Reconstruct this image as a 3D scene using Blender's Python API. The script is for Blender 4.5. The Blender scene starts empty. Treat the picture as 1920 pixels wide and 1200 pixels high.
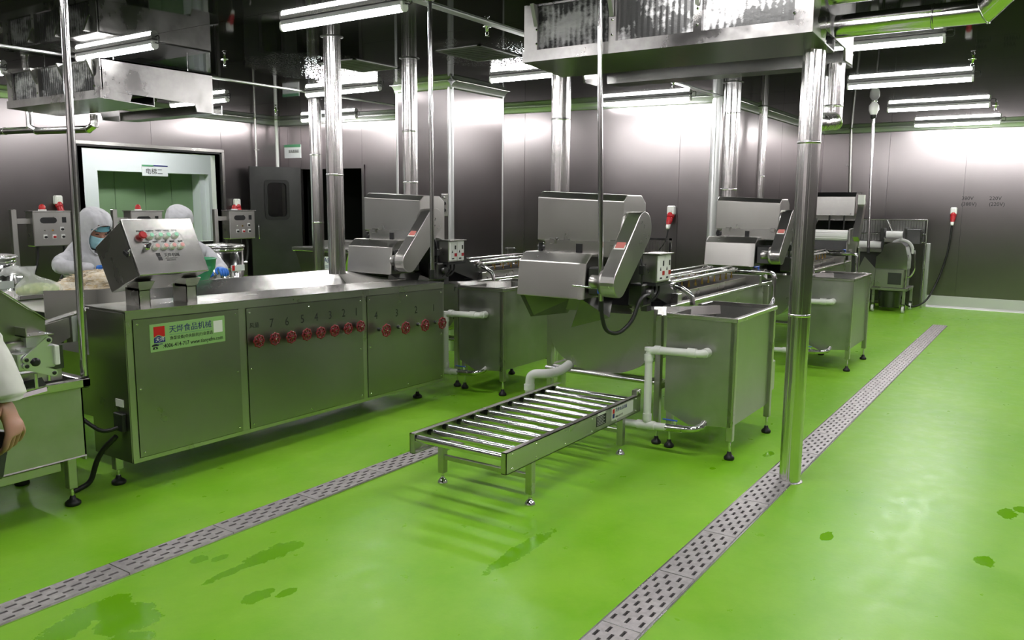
import bpy, bmesh, math, random
from mathutils import Vector, Matrix, Quaternion
random.seed(7)
S = bpy.context.scene
COL = S.collection
PI = math.pi

# ------------------------------------------------------------------ camera
def camera():
    yaw, pit, rol, F = math.radians(33.974), math.radians(-8.2187), math.radians(-0.4041), 1521.3
    f = Vector((math.cos(pit)*math.cos(yaw), math.cos(pit)*math.sin(yaw), math.sin(pit)))
    r = Vector((math.sin(yaw), -math.cos(yaw), 0)); d = f.cross(r)
    r2 = math.cos(rol)*r + math.sin(rol)*d; d2 = -math.sin(rol)*r + math.cos(rol)*d
    c = bpy.data.cameras.new('camera'); c.sensor_width = 36; c.lens = F/1920*36; c.clip_end = 100; c.clip_start = .05
    o = bpy.data.objects.new('camera', c); COL.objects.link(o)
    m = Matrix.Identity(4)
    for i in range(3):
        m[i][0] = r2[i]; m[i][1] = -d2[i]; m[i][2] = -f[i]
    m[0][3], m[1][3], m[2][3] = 0, 0, 1.55
    o.matrix_world = m
    S.camera = o
camera()
w = bpy.data.worlds.new('world'); S.world = w; w.use_nodes = True
w.node_tree.nodes['Background'].inputs[0].default_value = (.6, .65, .7, 1)
w.node_tree.nodes['Background'].inputs[1].default_value = 0.05
S.view_settings.view_transform = 'Standard'; S.view_settings.look = 'None'
S.view_settings.exposure = 0.0; S.view_settings.gamma = 1.0; S.view_settings.use_curve_mapping = False
S.cycles.adaptive_threshold = .02; S.cycles.max_bounces = 7; S.cycles.diffuse_bounces = 3; S.cycles.glossy_bounces = 5; S.cycles.transmission_bounces = 6; S.cycles.transparent_max_bounces = 8
LAMP_STRENGTH = 135.0

# ------------------------------------------------------------------ materials
MATS = {}
def mat(name, col=(.5,.5,.5), metal=0., rough=.5, emit=None, estr=0., alpha=1., trans=0., ior=1.45, spec=.5, sub=0.):
    m = bpy.data.materials.new(name); m.use_nodes = True
    b = m.node_tree.nodes['Principled BSDF']
    b.inputs['Base Color'].default_value = (*col, 1); b.inputs['Metallic'].default_value = metal
    b.inputs['Roughness'].default_value = rough; b.inputs['IOR'].default_value = ior
    b.inputs['Alpha'].default_value = alpha; b.inputs['Transmission Weight'].default_value = trans
    b.inputs['Specular IOR Level'].default_value = spec
    if sub: b.inputs['Subsurface Weight'].default_value = sub; b.inputs['Subsurface Radius'].default_value = (.02,.008,.005)
    if emit: b.inputs['Emission Color'].default_value = (*emit, 1); b.inputs['Emission Strength'].default_value = estr
    MATS[name] = m
    return m
def N(m, t, **k):
    n = m.node_tree.nodes.new(t)
    for a, v in k.items():
        if a.startswith('i_'): n.inputs[a[2:].replace('_', ' ')].default_value = v
        else: setattr(n, a, v)
    return n
def L(m, a, b): m.node_tree.links.new(a, b)
def B(m): return m.node_tree.nodes['Principled BSDF']
def coords(m, scale=(1,1,1), kind='Object', rot=(0,0,0)):
    t = N(m, 'ShaderNodeTexCoord'); mp = N(m, 'ShaderNodeMapping')
    mp.inputs['Scale'].default_value = scale; mp.inputs['Rotation'].default_value = rot
    L(m, t.outputs[kind], mp.inputs['Vector']); return mp.outputs[0]
def maprange(m, src, a, b, c, d, clamp=True):
    n = N(m, 'ShaderNodeMapRange'); n.clamp = clamp
    for i, v in zip((1,2,3,4), (a,b,c,d)): n.inputs[i].default_value = v
    L(m, src, n.inputs[0]); return n.outputs[0]
def mixcol(m, fac, c1, c2):
    n = N(m, 'ShaderNodeMix', data_type='RGBA')
    for inp, v in ((n.inputs[0], fac), (n.inputs[6], c1), (n.inputs[7], c2)):
        if hasattr(v, 'is_linked') or hasattr(v, 'links'): L(m, v, inp)
        else: inp.default_value = v if not isinstance(v, tuple) else (*v, 1)[:4]
    return n.outputs[2]
def mth(m, op, a, b=None):
    n = N(m, 'ShaderNodeMath', operation=op)
    for i, v in enumerate((a, b)):
        if v is None: continue
        if isinstance(v, (int, float)): n.inputs[i].default_value = v
        else: L(m, v, n.inputs[i])
    return n.outputs[0]
def noise(m, vec, scale, detail=3, rough=.5):
    n = N(m, 'ShaderNodeTexNoise'); n.inputs['Scale'].default_value = scale
    n.inputs['Detail'].default_value = detail; n.inputs['Roughness'].default_value = rough
    L(m, vec, n.inputs['Vector']); return n.outputs[0]
def bump(m, h, strength, dist=.01):
    n = N(m, 'ShaderNodeBump'); n.inputs['Strength'].default_value = strength; n.inputs['Distance'].default_value = dist
    L(m, h, n.inputs['Height']); L(m, n.outputs[0], B(m).inputs['Normal'])

def brushed(name, col, r0, r1, stretch, big=3., bumpk=.03, colvar=.12):
    """brushed sheet steel: fine grain stretched along one direction, cloudy gloss variation"""
    m = mat(name, col, 1., r0)
    c = noise(m, coords(m, (big, big, big)), 1., 4, .6)
    L(m, maprange(m, c, .2, .8, r0, r1), B(m).inputs['Roughness'])
    lo = tuple(v*(1-colvar) for v in col); hi = tuple(min(1, v*(1+colvar)) for v in col)
    L(m, mixcol(m, maprange(m, c, .2, .8, 0., 1.), lo, hi), B(m).inputs['Base Color'])
    return m
brushed('steel', (.50,.49,.47), .25, .33, (6, 6, 160), colvar=.05, bumpk=.015)
brushed('steel_panel', (.34,.335,.315), .26, .33, (160, 6, 6), colvar=.04, bumpk=.015)
brushed('steel_bright', (.60,.59,.57), .2, .3, (120, 8, 120), colvar=.06)
brushed('steel_worn', (.45,.45,.43), .28, .44, (5, 5, 60), big=6, colvar=.12, bumpk=.015)
brushed('wall_steel', (.225,.206,.209), .27, .31, (4, 4, 220), big=1.1, bumpk=.03, colvar=.05)
def horizontal_brush(name, k):
    """sheet brushed so that highlights spread sideways along the wall"""
    m = MATS[name]; c = N(m, 'ShaderNodeCombineXYZ'); c.inputs[0].default_value = .7071; c.inputs[1].default_value = .7071
    B(m).inputs['Anisotropic'].default_value = k; L(m, c.outputs[0], B(m).inputs['Tangent'])
horizontal_brush('wall_steel', .75)
brushed('shaded_steel', (.2,.2,.19), .28, .36, (6, 6, 120))  # the same steel darkened, shade on the chute plates put into the colour
brushed('dark_steel', (.10,.10,.10), .3, .4, (6, 6, 120), bumpk=.015)
mat('polished', (.66,.66,.65), 1., .14)
mat('chrome', (.82,.82,.82), 1., .06)
m = mat('foil', (.72,.71,.70), 1., .18)      # wrinkled aluminium cladding of the pipes
bump(m, noise(m, coords(m, (42, 42, .1)), 1., 2, .5), .6, .02)
m = mat('foil_duct', (.72,.71,.70), 1., .14)
bump(m, noise(m, coords(m, (50, .5, 50)), 1., 3, .5), .3, .008)
mat('aluminium', (.72,.73,.73), .85, .3)
mat('vent_metal', (.16,.16,.155), .5, .5)
mat('pvc', (.72,.73,.70), 0., .38)
mat('black_rubber', (.012,.012,.012), 0., .45)
mat('black_plastic', (.015,.015,.016), 0., .35)
mat('white_plastic', (.78,.78,.76), 0., .35)
mat('grey_plastic', (.42,.42,.41), 0., .4)
mat('red_plastic', (.40,.012,.018), 0., .3)
mat('red_paint', (.17,.008,.016), 0., .33)
mat('red_bright', (.5,.02,.02), 0., .3)
mat('blue_plastic', (.03,.09,.42), 0., .35)
mat('brass', (.72,.45,.16), 1., .25)
mat('green_button', (.35,.72,.52), 0., .3)
mat('pink_button', (.72,.36,.36), 0., .3)
mat('ink', (.01,.01,.012), 0., .6)
mat('ink_blue', (.015,.02,.16), 0., .5)
mat('ink_red', (.55,.01,.012), 0., .4)
mat('sticker_green', (.27,.46,.17), 0., .3)
mat('sticker_white', (.75,.75,.72), 0., .4)
mat('sticker_red', (.5,.16,.14), 0., .4)
mat('sign_white', (.72,.74,.75), 0., .5)
mat('sign_green', (.10,.30,.16), 0., .5)
mat('green_door', (.20,.30,.17), 0., .45)
mat('corridor_white', (.72,.75,.77), 0., .5)
mat('corridor_fill', (1,1,1), 0., .5, (1,1,1), 24.)  # glow of the panel added to light the corridor
mat('dark_void', (.012,.012,.012), 0., .6)  # near-black colour standing in for the dark inside openings
mat('lamp_tube', (1,1,1), 0., .4, (1., .985, .97), LAMP_STRENGTH)
mat('lamp_body', (.35,.35,.35), 0., .4)
mat('kick_plate', (.62,.62,.61), .35, .4)
mat('glass', (.92,.97,.95), 0., .02, trans=1., ior=1.45)
mat('pane_glass', (1,1,1), 0., .0, trans=1., ior=1.02, spec=.5)
mat('tape_label', (.6,.6,.58), 0., .5)
mat('rosehip', (.45,.03,.08), 0., .4)
mat('green_plastic', (.02,.22,.085), 0., .4)
mat('blue_glove', (.03,.17,.62), 0., .45)
mat('skin', (.40,.21,.15), 0., .5, sub=.1)
mat('mask', (.35,.62,.70), 0., .7)
mat('visor', (.12,.30,.36), 0., .25)
mat('hair', (.01,.008,.007), 0., .6)
m = mat('cloth', (.52,.52,.55), 0., .85)
bump(m, noise(m, coords(m, (9, 9, 6)), 1., 2, .45), 1., .07)
m = mat('cloth_warm', (.55,.55,.51), 0., .85)
bump(m, noise(m, coords(m, (10, 10, 7)), 1., 2, .5), .6, .04)
m = mat('frost_coil', (.5,.5,.5), .3, .45)      # finned coil: dark fins, frost growing over them in ragged patches
v = coords(m, (1, 1, 1)); wv = N(m, 'ShaderNodeTexWave', wave_type='BANDS', bands_direction='Y')
wv.inputs['Scale'].default_value = 9.; wv.inputs['Distortion'].default_value = 3.; wv.inputs['Detail'].default_value = 3.; L(m, v, wv.inputs[0])
pat = noise(m, coords(m, (1.5, 3.2, 5.)), 1., 6, .65)
fr = maprange(m, mth(m, 'ADD', pat, mth(m, 'MULTIPLY', wv.outputs[1], .06)), .49, .6, 0., 1.)
L(m, mixcol(m, fr, (.022,.022,.022), mixcol(m, noise(m, coords(m, (9, 9, 30)), 1., 3, .6), (.2,.2,.2), (.50,.49,.5))), B(m).inputs['Base Color'])
bump(m, pat, .5, .02)
m = mat('frost_panel', (.4,.39,.38), 1., .28)
v = coords(m, (3, 3, 3)); c = noise(m, v, 1., 5, .6)
L(m, maprange(m, c, .35, .65, .2, .5), B(m).inputs['Roughness'])
L(m, mixcol(m, maprange(m, c, .4, .65, 0., 1.), (.26,.25,.25), (.46,.45,.44)), B(m).inputs['Base Color'])
m = mat('wet_steel', (.38,.38,.37), 1., .22)     # underside of the drip trays
L(m, maprange(m, noise(m, coords(m, (2,2,2)), 1., 2, .5), .2, .8, .2, .28), B(m).inputs['Roughness'])
m = mat('grate_steel', (.55,.53,.53), .75, .36)
c = noise(m, coords(m, (14, 14, 14)), 1., 5, .65)
L(m, mixcol(m, maprange(m, c, .3, .7, 0., 1.), (.42,.39,.40), (.74,.70,.71)), B(m).inputs['Base Color'])
L(m, maprange(m, c, .3, .7, .5, .3), B(m).inputs['Roughness'])
m = mat('plastic_bag', (.8,.82,.8), 0., .2, alpha=.34)
bump(m, noise(m, coords(m, (30,30,12)), 1., 3, .5), .7, .02)
m = mat('shreds', (.78,.70,.52), 0., .5)
L(m, mixcol(m, maprange(m, noise(m, coords(m, (25,25,60)), 1., 3, .6), .35, .65, 0., 1.), (.52,.40,.22), (.74,.70,.62)), B(m).inputs['Base Color'])
m = mat('green_veg', (.35,.5,.06), 0., .5)
L(m, mixcol(m, maprange(m, noise(m, coords(m, (70,70,70)), 1., 2, .5), .4, .6, 0., 1.), (.20,.36,.02), (.62,.68,.22)), B(m).inputs['Base Color'])

# ceiling: glossy coated sheet with condensation round the two air vents
def ceiling_mat():
    m = mat('ceiling_sheet', (.012,.012,.011), 0., .06, ior=1.105)
    tc = N(m, 'ShaderNodeTexCoord'); v = tc.outputs['Object']
    drops = N(m, 'ShaderNodeTexVoronoi'); drops.inputs['Scale'].default_value = 55.; L(m, v, drops.inputs['Vector'])
    big = noise(m, v, 3., 4, .6)
    tot = None
    for (cx, cy, rx, ry) in ((5.5, 5.72, .95, .72), (5.75, 3.95, .85, .62)):
        sx = N(m, 'ShaderNodeSeparateXYZ'); L(m, v, sx.inputs[0])
        dx = mth(m, 'DIVIDE', mth(m, 'SUBTRACT', sx.outputs[0], cx), rx); dy = mth(m, 'DIVIDE', mth(m, 'SUBTRACT', sx.outputs[1], cy), ry)
        d = mth(m, 'SQRT', mth(m, 'ADD', mth(m, 'MULTIPLY', dx, dx), mth(m, 'MULTIPLY', dy, dy)))
        d = mth(m, 'ADD', d, mth(m, 'MULTIPLY', mth(m, 'SUBTRACT', big, .5), .7))
        k = maprange(m, d, .85, 1.05, 1., 0.)
        tot = k if tot is None else mth(m, 'MAXIMUM', tot, k)
    h = mth(m, 'MULTIPLY', maprange(m, drops.outputs['Distance'], .0, .5, 1., 0.), tot)
    bump(m, h, .16, .004)
    L(m, mth(m, 'ADD', mth(m, 'MULTIPLY', tot, .02), .035), B(m).inputs['Roughness'])
ceiling_mat()

# floor: green epoxy, cloudy gloss, wet patches and shoe scuffs at fixed places
def floor_mat():
    m = mat('epoxy_green', (.2,.5,.05), 0., .3, spec=.24)
    tc = N(m, 'ShaderNodeTexCoord'); v = tc.outputs['Object']
    a = noise(m, v, 1.7, 6, .65); b = noise(m, v, 9., 4, .6); c = noise(m, v, 60., 2, .5)
    base = mixcol(m, maprange(m, a, .3, .7, 0., 1.), (.165,.43,.010), (.25,.515,.038))
    base = mixcol(m, mth(m, 'MULTIPLY', maprange(m, b, .5, .75, 0., 1.), .35), base, (.27,.54,.055))
    wet = None
    blobs = ((2.24,2.79,.15,.07),(2.33,2.79,.08,.07),(2.03,2.79,.16,.03),(2.02,3.0,.05,.04),(2.08,2.94,.05,.03),(1.95,2.52,.08,.05),(2.04,2.45,.06,.03),
             (1.53,2.93,.17,.08),(1.56,2.78,.13,.14),(1.37,2.88,.12,.07),(1.44,2.62,.12,.1),(4.70,.11,.09,.05),(4.80,.05,.06,.05),(3.98,.16,.07,.05),(3.87,.80,.07,.035),(4.98,1.41,.08,.03),(4.51,1.60,.03,.02),(2.9,1.9,.30,.05))
    sx = N(m, 'ShaderNodeSeparateXYZ'); L(m, v, sx.inputs[0])
    for (cx, cy, rx, ry) in blobs:
        dx = mth(m, 'DIVIDE', mth(m, 'SUBTRACT', sx.outputs[0], cx), rx); dy = mth(m, 'DIVIDE', mth(m, 'SUBTRACT', sx.outputs[1], cy), ry)
        d = mth(m, 'ADD', mth(m, 'MULTIPLY', dx, dx), mth(m, 'MULTIPLY', dy, dy))
        k = maprange(m, d, 0., 1.6, 1., 0.)
        wet = k if wet is None else mth(m, 'MAXIMUM', wet, k)
    wv = mth(m, 'ADD', wet, mth(m, 'MULTIPLY', mth(m, 'SUBTRACT', noise(m, v, 14., 5, .7), .5), 1.7))
    wf = mth(m, 'MULTIPLY', maprange(m, wv, .52, .56, 0., 1.), maprange(m, wet, .02, .1, 0., 1.))
    base = mixcol(m, mth(m, 'MULTIPLY', wf, .9), base, (.13,.37,.002))
    L(m, base, B(m).inputs['Base Color'])
    r = mth(m, 'ADD', maprange(m, b, .3, .7, .27, .42), mth(m, 'MULTIPLY', mth(m, 'SUBTRACT', a, .5), .1))
    r = mth(m, 'SUBTRACT', r, mth(m, 'MULTIPLY', wf, .22))
    L(m, r, B(m).inputs['Roughness'])
    h = mth(m, 'ADD', mth(m, 'MULTIPLY', b, .6), mth(m, 'MULTIPLY', c, .25))
    h = mth(m, 'MULTIPLY', h, mth(m, 'SUBTRACT', 1., wf))
    bump(m, h, .22, .006)
floor_mat()

# ------------------------------------------------------------------ mesh helpers
class MB:
    """collects shapes (world coordinates) and links them as one mesh object"""
    def __init__(s): s.v = []; s.f = []; s.sm = []
    def add(s, vs, fs, smooth=False):
        k = len(s.v); s.v += [tuple(p) for p in vs]
        for f in fs: s.f.append([i+k for i in f]); s.sm.append(smooth)
        return s
    def box(s, x0, x1, y0, y1, z0, z1, c=0.):
        if x0 > x1: x0, x1 = x1, x0
        if y0 > y1: y0, y1 = y1, y0
        if z0 > z1: z0, z1 = z1, z0
        if c <= 0:
            return s.add([(x0,y0,z0),(x1,y0,z0),(x1,y1,z0),(x0,y1,z0),(x0,y0,z1),(x1,y0,z1),(x1,y1,z1),(x0,y1,z1)],
                         [(0,3,2,1),(4,5,6,7),(0,1,5,4),(1,2,6,5),(2,3,7,6),(3,0,4,7)])
        b = bmesh.new(); r = bmesh.ops.create_cube(b, size=1.)
        for q in b.verts: q.co = Vector(((x0+x1)/2+q.co.x*(x1-x0), (y0+y1)/2+q.co.y*(y1-y0), (z0+z1)/2+q.co.z*(z1-z0)))
        bmesh.ops.bevel(b, geom=list(b.edges), offset=min(c, .45*min(x1-x0,y1-y0,z1-z0)), segments=1, affect='EDGES')
        b.verts.index_update()
        s.add([q.co[:] for q in b.verts], [[q.index for q in f.verts] for f in b.faces]); b.free(); return s
    def ring_tube(s, rings, cap=True, smooth=True):
        n = len(rings[0]); k = len(s.v)
        for r in rings: s.v += [tuple(p) for p in r]
        for i in range(len(rings)-1):
            for j in range(n):
                s.f.append([k+i*n+j, k+i*n+(j+1)%n, k+(i+1)*n+(j+1)%n, k+(i+1)*n+j]); s.sm.append(smooth)
        if cap:
            e = len(s.v); s.v += [tuple(p) for p in rings[0]]+[tuple(p) for p in rings[-1]]   # caps keep their own vertices
            s.f.append([e+j for j in reversed(range(n))]); s.sm.append(False)
            s.f.append([e+n+j for j in range(n)]); s.sm.append(False)
        return s
    def cyl(s, a, b, r, n=16, r2=None, cap=True):
        a = Vector(a); b = Vector(b); d = (b-a).normalized()
        u = d.orthogonal().normalized(); w_ = d.cross(u)
        r2 = r if r2 is None else r2
        return s.ring_tube([[c+(u*math.cos(t)+w_*math.sin(t))*rr for t in (2*PI*j/n for j in range(n))] for c, rr in ((a, r), (b, r2))], cap)
    def lathe(s, o, axis, prof, n=20, cap=True):
        """prof: list of (radius, distance along axis)"""
        o = Vector(o); d = Vector(axis).normalized(); u = d.orthogonal().normalized(); w_ = d.cross(u)
        return s.ring_tube([[o+d*h+(u*math.cos(t)+w_*math.sin(t))*max(r, 1e-4) for t in (2*PI*j/n for j in range(n))] for r, h in prof], cap)
    def tube(s, pts, r, n=12, bend=0., segs=5, cap=True):
        """round tube along a polyline; corners rounded with radius bend"""
        P = [Vector(p) for p in pts]
        if bend > 0:
            Q = [P[0]]
            for i in range(1, len(P)-1):
                a, b, c = P[i-1], P[i], P[i+1]
                k = min(bend, (a-b).length*.49, (c-b).length*.49)
                p0 = b+(a-b).normalized()*k; p1 = b+(c-b).normalized()*k
                for j in range(segs+1):
                    t = j/segs; Q.append(p0*(1-t)**2+b*2*t*(1-t)+p1*t*t)
            Q.append(P[-1]); P = Q
        rings = []; u = None
        for i, p in enumerate(P):
            d = ((P[min(i+1, len(P)-1)]-p).normalized()+(p-P[max(i-1, 0)]).normalized())
            if d.length < 1e-6: d = P[min(i+1, len(P)-1)]-P[max(i-1, 0)]
            d.normalize()
            if u is None: u = d.orthogonal().normalized()
            u = (u-d*u.dot(d)).normalized(); w_ = d.cross(u)
            rr = r if not isinstance(r, (list, tuple)) else r[min(int(i/max(1, len(P)-1)*(len(r)-1)+.5), len(r)-1)]
            rings.append([p+(u*math.cos(t)+w_*math.sin(t))*rr for t in (2*PI*j/n for j in range(n))])
        return s.ring_tube(rings, cap)
    def prism(s, poly, axis, a, b, smooth=False):
        """poly: 2-D outline in the two other axes (in xyz order), extruded along axis from a to b"""
        def p3(p, t): return (t, p[0], p[1]) if axis == 'x' else (p[0], t, p[1]) if axis == 'y' else (p[0], p[1], t)
        n = len(poly); k = len(s.v)
        s.v += [p3(p, a) for p in poly]+[p3(p, b) for p in poly]
        e = k
        if smooth: e = len(s.v); s.v += [p3(p, a) for p in poly]+[p3(p, b) for p in poly]
        s.f.append([e+i for i in reversed(range(n))]); s.sm.append(False)
        s.f.append([e+n+i for i in range(n)]); s.sm.append(False)
        for i in range(n): s.f.append([k+i, k+(i+1)%n, k+n+(i+1)%n, k+n+i]); s.sm.append(smooth)
        return s
    def plate(s, pts, t):
        """flat polygon given by 3-D points, thickened by t along its normal"""
        P = [Vector(p) for p in pts]; n_ = (P[1]-P[0]).cross(P[2]-P[0]).normalized()*t; n = len(P); k = len(s.v)
        s.v += [tuple(p) for p in P]+[tuple(p+n_) for p in P]
        s.f.append([k+i for i in reversed(range(n))]); s.f.append([k+n+i for i in range(n)]); s.sm += [False, False]
        for i in range(n): s.f.append([k+i, k+(i+1)%n, k+n+(i+1)%n, k+n+i]); s.sm.append(False)
        return s
    def ribbon(s, pts, h, t, flare=0.):
        """upright band: plan path pts (x,y), z from h[0] to h[1], thickness t"""
        P = [Vector((p[0], p[1], 0)) for p in pts]; rings = []
        for i, p in enumerate(P):
            d = (P[min(i+1, len(P)-1)]-P[max(i-1, 0)]).normalized(); q = Vector((-d.y, d.x, 0))*t
            g = q.normalized()*flare
            rings.append([(p.x-g.x, p.y-g.y, h[0]), (p.x, p.y, h[1]), (p.x+q.x, p.y+q.y, h[1]), (p.x+q.x-g.x, p.y+q.y-g.y, h[0])])
        return s.ring_tube(rings, True, False)
    def blob(s, c, r, seg=14, rings=9, fn=None):
        """ellipsoid; fn may move each unit-sphere point"""
        R = []
        for i in range(1, rings):
            th = PI*i/rings
            R.append([(math.sin(th)*math.cos(2*PI*j/seg), math.sin(th)*math.sin(2*PI*j/seg), math.cos(th)) for j in range(seg)])
        def tr(p):
            p = Vector(p)
            if fn: p = Vector(fn(p))
            return (c[0]+p.x*r[0], c[1]+p.y*r[1], c[2]+p.z*r[2])
        k = len(s.v); s.v.append(tr((0,0,1)))
        for ring in R: s.v += [tr(p) for p in ring]
        s.v.append(tr((0,0,-1))); e = len(s.v)-1
        for j in range(seg): s.f.append([k, k+1+j, k+1+(j+1)%seg]); s.sm.append(True)
        for i in range(len(R)-1):
            for j in range(seg):
                a = k+1+i*seg; s.f.append([a+j, a+seg+j, a+seg+(j+1)%seg, a+(j+1)%seg]); s.sm.append(True)
        a = k+1+(len(R)-1)*seg
        for j in range(seg): s.f.append([a+(j+1)%seg, a+j, e]); s.sm.append(True)
        return s
    def bevel(s, off=.004, seg=2):
        """rounds all sharp edges so that bends catch the light"""
        b = bmesh.new(); vs = [b.verts.new(p) for p in s.v]
        for f in s.f:
            try: b.faces.new([vs[i] for i in f])
            except ValueError: pass
        bmesh.ops.remove_doubles(b, verts=b.verts, dist=1e-5); bmesh.ops.recalc_face_normals(b, faces=b.faces)
        ed = [e for e in b.edges if len(e.link_faces) == 2 and e.calc_face_angle(0) > .45]
        bmesh.ops.bevel(b, geom=ed, offset=off, segments=seg, affect='EDGES', profile=.5)
        b.verts.index_update(); s.v = [tuple(q.co) for q in b.verts]; s.f = [[q.index for q in f.verts] for f in b.faces]
        s.sm = [False]*len(s.f); b.free(); return s
    def rot(s, M):
        s.v = [tuple(M @ Vector(p)) for p in s.v]; return s
    def mesh(s, name, material, off=(0,0,0)):
        me = bpy.data.meshes.new(name)
        me.from_pydata([(p[0]-off[0], p[1]-off[1], p[2]-off[2]) for p in s.v], [], s.f)
        me.polygons.foreach_set('use_smooth', s.sm)
        b = bmesh.new(); b.from_mesh(me); bmesh.ops.recalc_face_normals(b, faces=b.faces); b.to_mesh(me); b.free()
        me.materials.append(MATS[material] if isinstance(material, str) else material)
        return me
    def build(s, name, material, parent=None, origin=None):
        off = origin if origin is not None else (tuple(WORLD[parent.name]) if parent is not None else (0,0,0))
        me = s.mesh(name, material, off)
        o = bpy.data.objects.new(name, me); COL.objects.link(o)
        if parent is not None:
            o.parent = parent
            pw = WORLD[parent.name]; o.location = (off[0]-pw[0], off[1]-pw[1], off[2]-pw[2])
        else: o.location = off
        if name in ('panel_screw', 'rail_bolt', 'bolt'): o['kind'] = 'stuff'
        WORLD[o.name] = tuple(off)
        return o
WORLD = {}
def tag(o, label, cat, group=None, kind=None):
    if label: o['label'] = label
    if cat: o['category'] = cat
    if group: o['group'] = group
    if kind: o['kind'] = kind
    return o
def thing(name, label, cat, loc, group=None, kind=None):
    o = bpy.data.objects.new(name, None); COL.objects.link(o); o.location = loc; o.empty_display_size = .1
    WORLD[o.name] = tuple(loc)
    return tag(o, label, cat, group, kind)
def child(name, parent, loc):
    """an Empty part that carries sub-parts"""
    o = bpy.data.objects.new(name, None); COL.objects.link(o); o.parent = parent; o.empty_display_size = .05
    pw = WORLD[parent.name]; o.location = (loc[0]-pw[0], loc[1]-pw[1], loc[2]-pw[2]); WORLD[o.name] = tuple(loc)
    return o
def copy_part(o, parent, dloc):
    c = o.copy(); COL.objects.link(c); c.parent = parent
    c.location = Vector(o.location)+Vector(dloc); WORLD[c.name] = tuple(Vector(WORLD[o.name])+Vector(dloc)); return c
def copy_tree(o, loc, label, group=None):
    def rec(a, par):
        c = a.copy(); COL.objects.link(c); c.parent = par
        for ch in a.children: rec(ch, c)
        return c
    c = rec(o, None); c.location = loc; c['label'] = label
    if group: c['group'] = group
    WORLD[c.name] = tuple(loc)
    return c
def structure(name, mb, material, parent=None):
    o = mb.build(name, material, parent)
    if parent is None: o['kind'] = 'structure'
    return o
def text(name, body, size, M, material, parent, align='LEFT', bold=0., xs=1.):
    """flat lettering; M places its local xy plane in the world"""
    cu = bpy.data.curves.new(name, 'FONT'); cu.body = body; cu.size = size; cu.align_x = align; cu.extrude = .0004; cu.offset = bold
    cu.resolution_u = 2
    t = bpy.data.objects.new(name, cu); COL.objects.link(t)
    dg = bpy.context.evaluated_depsgraph_get()
    me = bpy.data.meshes.new_from_object(t.evaluated_get(dg)); bpy.data.objects.remove(t); bpy.data.curves.remove(cu)
    me.transform(Matrix.Diagonal((xs, 1, 1, 1))); me.transform(M)
    pw = WORLD[parent.name] if parent else (0,0,0)
    me.transform(Matrix.Translation(-Vector(pw)))
    me.materials.clear(); me.materials.append(MATS[material])
    o = bpy.data.objects.new(name, me); COL.objects.link(o); o.parent = parent; WORLD[o.name] = tuple(pw)
    return o
def face_negy(x, y, z): return Matrix(((1,0,0,x),(0,0,-1,y),(0,1,0,z),(0,0,0,1)))      # reads along +X, seen from -Y
def face_negx(x, y, z): return Matrix(((0,0,-1,x),(-1,0,0,y),(0,1,0,z),(0,0,0,1)))     # reads along -Y, seen from -X
def skin(name, joints, bones, material, parent=None, sub=2, root=0):
    """continuous body grown on a skeleton. joints: name -> (xyz, rx, ry)"""
    keys = list(joints); idx = {k: i for i, k in enumerate(keys)}
    off = WORLD[parent.name] if parent else (0,0,0)
    me = bpy.data.meshes.new(name)
    me.from_pydata([tuple(Vector(joints[k][0])-Vector(off)) for k in keys], [(idx[a], idx[b]) for a, b in bones], [])
    o = bpy.data.objects.new(name, me); COL.objects.link(o)
    md = o.modifiers.new('Skin', 'SKIN'); md.use_smooth_shade = True; md.branch_smoothing = .4
    for k in keys:
        sv = me.skin_vertices[0].data[idx[k]]; sv.radius = (joints[k][1], joints[k][2]); sv.use_root = (idx[k] == root)
    sb = o.modifiers.new('Sub', 'SUBSURF'); sb.levels = sub; sb.render_levels = sub
    dg = bpy.context.evaluated_depsgraph_get(); dg.update()
    m2 = bpy.data.meshes.new_from_object(o.evaluated_get(dg))
    bpy.data.objects.remove(o)
    m2.materials.clear(); m2.materials.append(MATS[material])
    for p in m2.polygons: p.use_smooth = True
    o = bpy.data.objects.new(name, m2); COL.objects.link(o); o.parent = parent; WORLD[o.name] = tuple(off)
    return o
def screw(mb, p, axis, r=.006):
    mb.lathe(p, axis, ((r, 0), (r, .002), (r*.6, .0045)), 8)
def level_foot(parent, x, y, z, bolt_mat='chrome', pad='black_rubber', r=.032):
    """threaded rod and rubber pad below a leg that ends at height z"""
    MB().cyl((x,y,.03), (x,y,z+.02), .008, 8).build('foot_rod', bolt_mat, parent)
    MB().lathe((x,y,0), (0,0,1), ((r*.9,0),(r,.006),(r,.016),(r*.72,.026),(.016,.034),(.012,.05)), 18).build('foot', pad, parent)
# ------------------------------------------------------------------ room shell
ZC = 2.755
X0, Y0 = -3.2, -2.6          # walls behind and to the right of the camera
YL, XF, YS = 10.05, 13.98, 3.34
def xb(y): return 9.10-.0864*(y-3.34)      # the back wall runs slightly askew

structure('floor', MB().box(X0-.1, XF+.1, Y0-.1, 14., -.12, 0.), 'epoxy_green')

# ceiling: backing slab and the single sheets with open joints
ceil = structure('ceiling', MB().box(X0-.1, XF+.1, Y0-.1, YL+.1, ZC+.02, ZC+.12), 'dark_steel')
xs = [3.655+1.085*i for i in range(-6, 10)]; xs = [X0]+[x for x in xs if X0+.3 < x < XF-.2]+[XF]
for y0, y1 in ((Y0, YS+.02), (YS+.02, 7.1), (7.1, YL)):
    for a, b in zip(xs[:-1], xs[1:]):
        MB().box(a+.0018, b-.0018, y0+.0018, y1-.0018, ZC, ZC+.018).build('ceiling_panel', 'ceiling_sheet', ceil, (0,0,0))
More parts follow.
